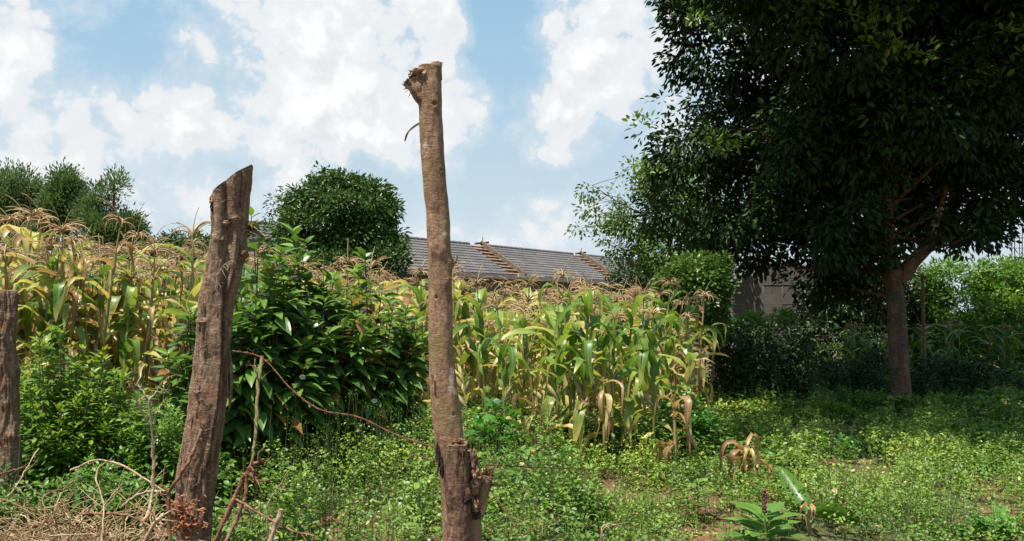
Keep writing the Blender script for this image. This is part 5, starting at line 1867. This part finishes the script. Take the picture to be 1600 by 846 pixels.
# ------------------------------------------------------------------ weeds of the clearing
def make_weeds():
    rng = np.random.default_rng(55)
    Tw = T_hex(.32, .18, .06)
    TF1, TF2 = T_leaf(.34, .2, .05, st=(0, .2, .5, .8, 1), prof=(0, .8, 1, .6, 0)), T_leaf(.17, .3, .05, st=(0, .25, .6, 1.0), prof=(0, 1.0, .8, 0))
    m = MB(); st = MB()
    # plants: tufts at points; density falls with distance
    n = 17500
    Yd = 4.3 + (17.5 - 4.3) * rng.uniform(0, 1, n) ** .75
    u = rng.uniform(-.74, .74, n)
    X_ = u * Yd
    nz1 = fbm(np.stack([X_ * .9, Yd * .9, X_ * 0 + 5], -1), 3)
    bare = 2.2 * np.exp(-(((X_ - 4.0) / .7) ** 2 + ((Yd - 11.7) / .7) ** 2)) + 1.6 * np.exp(-(((X_ - 3.35) / .28) ** 2 + ((Yd - 8.7) / .5) ** 2)) + .8 * np.exp(-(((X_ - 3.6) / .25) ** 2 + ((Yd - 9.7) / .3) ** 2)) + .8 * np.exp(-(((X_ - 5.4) / .7) ** 2 + ((Yd - 13) / .5) ** 2))
    gapn = fbm(np.stack([X_ * 2.4 + 50, Yd * 2.4, X_ * 0 + 2], -1), 2)
    keep = (nz1 > -.75) & (gapn > -.42) & (rng.uniform(0, 1, n) > bare * 1.4) & ~((X_ < -1.2) & (Yd < 5.15))
    X_, Yd, nz1 = X_[keep], Yd[keep], nz1[keep]
    px = 800 + FPX * X_ / Yd
    keep = ~((px > 700) & (px < 1090) & (Yd > 11.5)) & ~((px < 640) & (Yd > 10.5))
    X_, Yd, nz1 = X_[keep], Yd[keep], nz1[keep]
    n = len(X_)
    Zg = gz(X_, Yd)
    sp = fbm(np.stack([X_ * .6 + 9, Yd * .6, X_ * 0 + 1], -1), 2)         # which kind of weed grows here
    hgt = np.clip(.24 + .16 * nz1 + .10 * fbm(np.stack([X_ * 3.1, Yd * 3.1, X_ * 0], -1), 2) + rng.normal(0, .05, n), .06, .55)
    hgt *= np.where(X_ < .4, 1.35, .95)
    per = 28
    P = np.repeat(np.stack([X_, Yd, Zg], -1), per, 0)
    hh = np.repeat(hgt, per)
    N_ = n * per
    a = rng.uniform(0, 2 * pi, N_)
    f = rng.uniform(.15, 1, N_) ** .7
    rad = .085 * rng.uniform(.15, 1, N_) * (1.2 - .7 * f)
    lean = np.repeat(rng.normal(0, .22, (n, 2)), per, 0)
    pos = P + np.stack([np.cos(a) * rad + lean[:, 0] * f * hh, np.sin(a) * rad + lean[:, 1] * f * hh, f * hh], -1)
    D = unit(np.stack([np.cos(a), np.sin(a), rng.uniform(-.4, 1.3, N_)], -1))
    Nn = unit(np.array([0, 0, 1.0]) + rvec(N_, rng) * .45)
    dist = np.repeat(Yd, per)
    big = np.repeat((sp > .35) & (rng.uniform(0, 1, n) < .7), per)
    S = rng.uniform(.016, .042, N_) * np.where(big, 1.9, 1.0) * np.clip(dist / 8, .85, 1.6)
    tone = np.repeat(np.clip(  .48 + .42 * fbm(np.stack([X_ * 1.7, Yd * 1.7, X_ * 0], -1), 2) + rng.normal(0, .14, n) + .12 * (Yd > 7) + .10 * (X_ > .6), 0, 1), per)
    rnd = np.clip(tone * .9 + rng.normal(0, .06, N_) - .15 * big + .22 * (f - .6), 0, 1)
    age = np.where(rng.uniform(0, 1, N_) < .012, rng.uniform(.5, .95, N_), 0)
    scatter(m, Tw, pos, D, Nn, S, rnd, age)
    o = m.build('weeds', M_weed, None, False)
    tag(o, 'low green weeds covering the clearing in front of the maize and the tree', 'weeds', kind='stuff')
    # blades of grass between them
    gb = MB()
    ng = 9000
    j_ = rng.choice(n, ng)
    ga = rng.uniform(0, 2 * pi, ng)
    gp_ = np.stack([X_[j_], Yd[j_], Zg[j_]], -1) + np.stack([rng.normal(0, .1, ng), rng.normal(0, .1, ng), np.zeros(ng)], -1)
    gn = fbm(gp_ * .9 + 40, 2)
    gl = rng.uniform(.09, .22, ng) * (1 + .6 * np.clip(gn, 0, 1))
    keep_ = gn > -.15
    gD = unit(np.stack([np.cos(ga) * .8, np.sin(ga) * .8, rng.uniform(.5, 1.3, ng)], -1))
    gN = unit(np.stack([-np.cos(ga), -np.sin(ga), np.full(ng, .5)], -1) * -1 + rvec(ng, rng) * .2)
    scatter(gb, T_leaf(.025, .35, .01, st=(0, .3, .6, 1.0), prof=(.7, 1, .75, 0)), gp_[keep_], gD[keep_], gN[keep_], gl[keep_], np.clip(rng.normal(.6, .2, keep_.sum()), 0, 1), np.where(rng.uniform(0, 1, keep_.sum()) < .05, .65, 0))
    o6 = gb.build('grass_blades', M_weed, o, True); tag(o6, kind='stuff')
    # taller leafy forbs standing in clumps
    fb, fs = MB(), MB()
    nf = 1500
    Yf = 4.8 + 9.5 * rng.uniform(0, 1, nf) ** .8; Xf = rng.uniform(-.6, .64, nf) * Yf
    pf = 800 + FPX * Xf / Yf
    cl = fbm(np.stack([Xf * .8 + 3, Yf * .8, Xf * 0 + 7], -1), 2)
    ok = (cl > -.05) & (((Xf - 4.0) / .9) ** 2 + ((Yf - 11.7) / .9) ** 2 > 1) & (((Xf - 3.35) / .35) ** 2 + ((Yf - 8.7) / .6) ** 2 > 1) & ~((Xf < -1.2) & (Yf < 6)) & ~((pf < 640) & (Yf > 9.6)) & ~((pf < 1100) & (Yf > 11.5))
    Xf, Yf, cl = Xf[ok], Yf[ok], cl[ok]
    Zf = gz(Xf, Yf)
    for i in range(len(Xf)):
        h = rng.uniform(.18, .34) * (1 + .5 * min(cl[i], .8)) * (1.15 if Xf[i] < .5 else .85)
        b = np.array([Xf[i], Yf[i], Zf[i]]); e = b + np.array([rng.normal(0, .06), rng.normal(0, .06), h])
        tube(fs, [b, (b + e) / 2 + rng.normal(0, .012, 3), e], [.004, .003, .002], 4, (rng.uniform(), 0, 0, 0), cap=False)
        m_ = int(rng.integers(12, 22)); t_ = rng.uniform(.25, 1, m_); ph = np.arange(m_) * 2.4
        pp = b + (e - b) * t_[:, None]
        dd = unit(np.stack([np.cos(ph), np.sin(ph), rng.uniform(-.3, .9, m_)], -1))
        pp = pp + dd * rng.uniform(0, .05, m_)[:, None]
        scatter(fb, TF1 if cl[i] > .25 else TF2, pp, dd, unit(np.array([0, 0, 1.0]) + rvec(m_, rng) * .5), rng.uniform(.045, .085, m_) * (1.25 - .6 * t_), np.clip(rng.normal(.25 + .35 * rng.uniform() ** 2, .1, m_), 0, 1), np.where(rng.uniform(0, 1, m_) < .015, .7, 0))
    o5 = fs.build('forb_stems', M_greenstem, o, True); tag(o5, kind='stuff')
    o5 = fb.build('forb_leaves', M_weed, o, False); tag(o5, kind='stuff')
    # fine stems with tiny seed heads standing over the leaves
    sm = MB(); fm_ = MB()
    k = rng.choice(n, 5200, replace=False)
    T3 = []
    for i in k:
        h = hgt[i] * rng.uniform(1.1, 1.7)
        b = np.array([X_[i], Yd[i], Zg[i]])
        e = b + np.array([rng.normal(0, .05), rng.normal(0, .05), h])
        q = np.array([b, (b + e) / 2 + rng.normal(0, .01, 3), e])
        tube(sm, q, [.0022, .0018, .001], 3, (rng.uniform(), 0, 0, 0), cap=False)
        T3.append(e)
    o2 = sm.build('weed_stems', M_greenstem, o, True)
    tag(o2, kind='stuff')
    T3 = np.array(T3)
    kk = np.repeat(T3, 12, 0) + rng.normal(0, .020, (len(T3) * 12, 3))
    yel = rng.uniform(0, 1, len(kk))
    scatter(fm_, T_hex(.4, .1, .1), kk, rvec(len(kk), rng), rvec(len(kk), rng), rng.uniform(.005, .011, len(kk)), np.where(yel < .3, .95, .65), 0)
    o3 = fm_.build('seed_heads', M_weed, o, False); tag(o3, kind='stuff')
    # a few white daisies
    w = MB()
    q = rng.choice(n, 900, replace=False)
    q = q[(X_[q] < -.3) | (rng.uniform(0, 1, len(q)) < .15)][:260]
    c = np.stack([X_[q], Yd[q], Zg[q] + hgt[q] * 1.15 + .03], -1)
    cc = np.repeat(c, 5, 0); a = np.tile(np.arange(5) * 2 * pi / 5, len(c))
    scatter(w, T_hex(.35, .05, .02), cc, np.stack([np.cos(a), np.full(len(a), -.3), np.sin(a) * .6], -1), np.tile(np.array([0, -.6, 1.0]), (len(cc), 1)), .009, .5, 0)
    o4 = w.build('tiny_flowers', M_flower, o, False); tag(o4, kind='stuff')


make_weeds()

# undergrowth at the foot of the maize and under the tree
def make_under():
    rng = np.random.default_rng(66)
    m = MB()
    L = []
    for (x0, x1, y0, y1, n, h) in ((690, 1100, 9.3, 11.6, 620, .45), (330, 690, 9.4, 10.6, 380, .35), (1090, 1650, 14.6, 19.0, 800, .26), (1240, 1400, 17.0, 18.8, 200, .55), (1410, 1640, 16.2, 19, 260, .5), (-40, 320, 7.4, 9.6, 620, .6)):
        Yd = rng.uniform(y0, y1, n); px = rng.uniform(x0, x1, n)
        X_ = (px - 800) / FPX * Yd
        L.append(np.stack([X_, Yd, gz(X_, Yd), np.full(n, h) * rng.uniform(.5, 1.15, n)], -1))
    L = np.concatenate(L)
    per = 46
    P = np.repeat(L, per, 0); N_ = len(P)
    a = rng.uniform(0, 2 * pi, N_); f = rng.uniform(.05, 1, N_)
    rad = .2 * rng.uniform(.1, 1, N_)
    pos = P[:, :3] + np.stack([np.cos(a) * rad, np.sin(a) * rad, f * P[:, 3]], -1)
    D = unit(np.stack([np.cos(a), np.sin(a), rng.uniform(-.5, .7, N_)], -1))
    rnd = np.clip(np.repeat(rng.uniform(0, .7, len(L)), per) + rng.normal(0, .12, N_), 0, 1)
    scatter(m, T_hex(.28, .18, .06), pos, D, unit(np.array([0, 0, 1.0]) + rvec(N_, rng) * .45), rng.uniform(.04, .085, N_), rnd, np.where(rng.uniform(0, 1, N_) < .05, .6, 0))
    o = m.build('undergrowth', M_weed, None, False)
    tag(o, 'taller green undergrowth at the foot of the maize and below the trees', 'undergrowth', kind='stuff')
    # withered leaves lying about on the soil
    m = MB()
    n = 2600
    Yd = rng.uniform(5, 16, n); X_ = rng.uniform(-.6, .62, n) * Yd
    p = np.stack([X_, Yd, gz(X_, Yd) + .012], -1)
    scatter(m, T_leaf(.12, .2, .1), p, unit(np.stack([rng.normal(size=n), rng.normal(size=n), rng.uniform(-.1, .3, n)], -1)), unit(np.array([0, 0, 1.0]) + rvec(n, rng) * .5), rng.uniform(.05, .16, n), rng.uniform(0, 1, n))
    o = m.build('leaf_litter', M_dryleaf, None, False)
    tag(o, 'withered brown leaves lying on the red soil', 'litter', kind='stuff')


make_under()

# ------------------------------------------------------------------ single plants of the clearing
TL = T_lobed(5, .25)
def lobed_plant(label, base, h, spread, n, size, seed, flowers=(), mat=None):
    return make_shrub('lobed_leaf_weed', label, base, h, spread, 12, n, size, TL, mat or M_lobe, seed, start=.15, stemr=.007, cat='plant', flowers=flowers, young=0)

lobed_plant('fresh green weed with big lobed leaves and one white flower right of the tall pole', on_ground(772, 8.6), 1.0, .34, 9, .16, 131, flowers=[at(776, 627, 8.4)])
lobed_plant('low clump of round-lobed leaves in the sun before the big tree', on_ground(1300, 9.9), .34, .42, 10, .12, 132)
lobed_plant('low clump of lobed leaves at the very bottom right corner', on_ground(1575, 5.9), .30, .4, 8, .15, 133)


def broad_plant(label, base, h, nl, L, seed, T, mat, spike=None, name='broad_leaf_weed'):
    rng = np.random.default_rng(seed)
    base = np.array(base, float)
    root = empty(name, base, label, 'plant')
    sm, lm = MB(), MB()
    tube(sm, [base - [0, 0, .03], base + [.01, 0, h * .5], base + [0, 0, h]], [.010, .008, .005], 7)
    k = np.arange(nl); ph = k * 2.4 + rng.uniform(0, 6)
    f = .35 + .65 * k / nl
    pos = base + np.stack([np.cos(ph) * .02, np.sin(ph) * .02, f * h], -1)
    D = unit(np.stack([np.cos(ph), np.sin(ph), .12 + .75 * (f - .35)], -1))
    scatter(lm, T, pos, D, np.tile(np.array([0, 0, 1.0]), (nl, 1)), L * (1.1 - .5 * (f - .35) / .65) * rng.uniform(.85, 1.1, nl), rng.uniform(0, 1, nl))
    sm.build('stem', M_greenstem, root, True, base)
    lm.build('leaves', mat, root, True, base)
    if spike:
        s = MB()
        rng2 = np.random.default_rng(3)
        top = base + np.array([0, 0, h])
        for j in range(90):
            z = rng2.uniform(0, spike); a = rng2.uniform(0, 6.28)
            lump(s, top + np.array([cos(a) * .010, sin(a) * .010, z]), (.007, .007, .008), j * 1.0, .3, n=5, m=6)
        tube(s, [top, top + [0, 0, spike * .98]], [.010, .005], 6)
        s.build('seed_spike', M_spike, root, True, base)
    return root


TA = T_leaf(.33, .22, .06, st=(0, .12, .2, .4, .6, .8, 1.0), prof=(.06, .08, .55, 1.0, .85, .45, 0.0))
gp = on_ground(1190, 5.3)
broad_plant('broad-leaved pale green weed with a dark purple seed spike at the bottom edge', gp, .42, 24, .32, 141, TA, M_amar, .13)
broad_plant('broad-leaved weed with two raised leaves near the bottom right', on_ground(1440, 6.0), .20, 6, .17, 142, TA, M_amar)
broad_plant('small spreading weed in front of the dry maize stump', on_ground(1085, 7.0), .30, 8, .17, 143, TA, M_amar)
broad_plant('small leafy weed beside the broad-leaved weed with the spike', on_ground(1270, 5.4), .10, 6, .16, 144, TA, M_amar)


def make_banana():
    base = on_ground(1262, 6.5)
    root = empty('banana_seedling', base, 'young banana sucker with one upright and one drooping torn leaf', 'plant')
    rng = np.random.default_rng(6)
    st = MB()
    tube(st, [base - [0, 0, .02], at(1262, 810, 6.5), at(1265, 796, 6.5)], [.022, .018, .014], 9)
    st.build('stem', M_stalk, root, True, base)
    def leaf(pts, wid, side, age, name='leaf'):
        q = spline([at(*p) for p in pts], 16)
        t = np.linspace(0, 1, 16)
        w = wid * np.sin(np.clip(t * .93 + .07, 0, 1) * pi) ** .55
        T = unit(np.gradient(q, axis=0)); S = unit(np.cross(T, np.cross(np.broadcast_to(side, T.shape), T)))
        N = np.cross(T, S)
        cols = []
        for s in (-1, -.5, 0, .5, 1):
            cols.append(q + S * (w * s)[:, None] + N * (abs(s) * w * .35 + .006 * np.sin(t * 40) * abs(s))[:, None])
        V = np.stack(cols, 1)
        n = 16
        i = np.arange(n - 1)[:, None] * 5 + np.arange(4)[None]
        A = np.zeros((n, 5, 4)); A[..., 0] = .6; A[..., 1] = age; A[..., 2] = np.array([-1, -.5, 0, .5, 1]); A[..., 3] = t[:, None]
        m = MB().add(V.reshape(-1, 3), np.stack([i, i + 1, i + 6, i + 5], -1).reshape(-1, 4), A.reshape(-1, 4))
        m.build(name, M_banana, root, True, base)
    leaf([(1264, 796, 6.5), (1250, 775, 6.58), (1234, 752, 6.70), (1217, 728, 6.84)], .068, np.array([1, -.1, .35]), .0)
    leaf([(1268, 800, 6.5), (1292, 796, 6.45), (1320, 803, 6.4), (1348, 817, 6.35)], .075, np.array([.15, -.5, .8]), 0)
    m = MB()
    for k, (dx, dy) in enumerate(((-12, 14), (4, 22), (-20, 10), (8, 12))):
        a = at(1264, 792, 6.48); b = at(1264 + dx, 792 + dy, 6.42)
        maize_leaf(m, a, atan2(b[1] - a[1], b[0] - a[0]), .14, .05, .6, 2.6, 1.0, .5, .65, rng, curl=.7)
    m.build('withered_leaves', M_maize, root, True, base)


make_banana()


def dry_stump(label, px, Yd, h, seed, n=9, L=.35, ears=0):
    rng = np.random.default_rng(seed)
    base = on_ground(px, Yd)
    root = empty('dry_maize_stump', base, label, 'maize')
    sm, lm = MB(), MB()
    tube(sm, [base - [0, 0, .03], base + [.02, 0, h * .5], base + [.01, 0, h]], [.018, .017, .013], 8, (.9, 0, 0, 0), rough=.1)
    for k in range(n):
        b = base + np.array([.01, 0, h * rng.uniform(.35, 1.0)])
        maize_leaf(lm, b, rng.uniform(0, 6.28), L * rng.uniform(.45, 1.15), rng.uniform(.035, .09), rng.uniform(-.6, 1.2), rng.uniform(1.5, 4.2), rng.uniform(-3.5, 3.5), .5, rng.uniform(.5, .98), rng, curl=rng.uniform(.1, .7), kink=rng.uniform(.15, .6))
    sm.build('stalk', M_stalk, root, True, base)
    lm.build('leaves', M_maize, root, True, base)


dry_stump('withered brown maize stump with hanging leaves alone in the weeds', 1163, 8.0, .42, 151, 34, .50)
dry_stump('dry broken maize stalk leaning at the right end of the front row', 1050, 8.5, .75, 152, 12, .5)
dry_stump('dry maize stalk with a hanging pale leaf below the tallest green plant', 940, 8.9, .95, 153, 11, .6)
dry_stump('dry brown maize stalk behind the lobed-leaf weed', 830, 9.0, .7, 154, 12, .5)
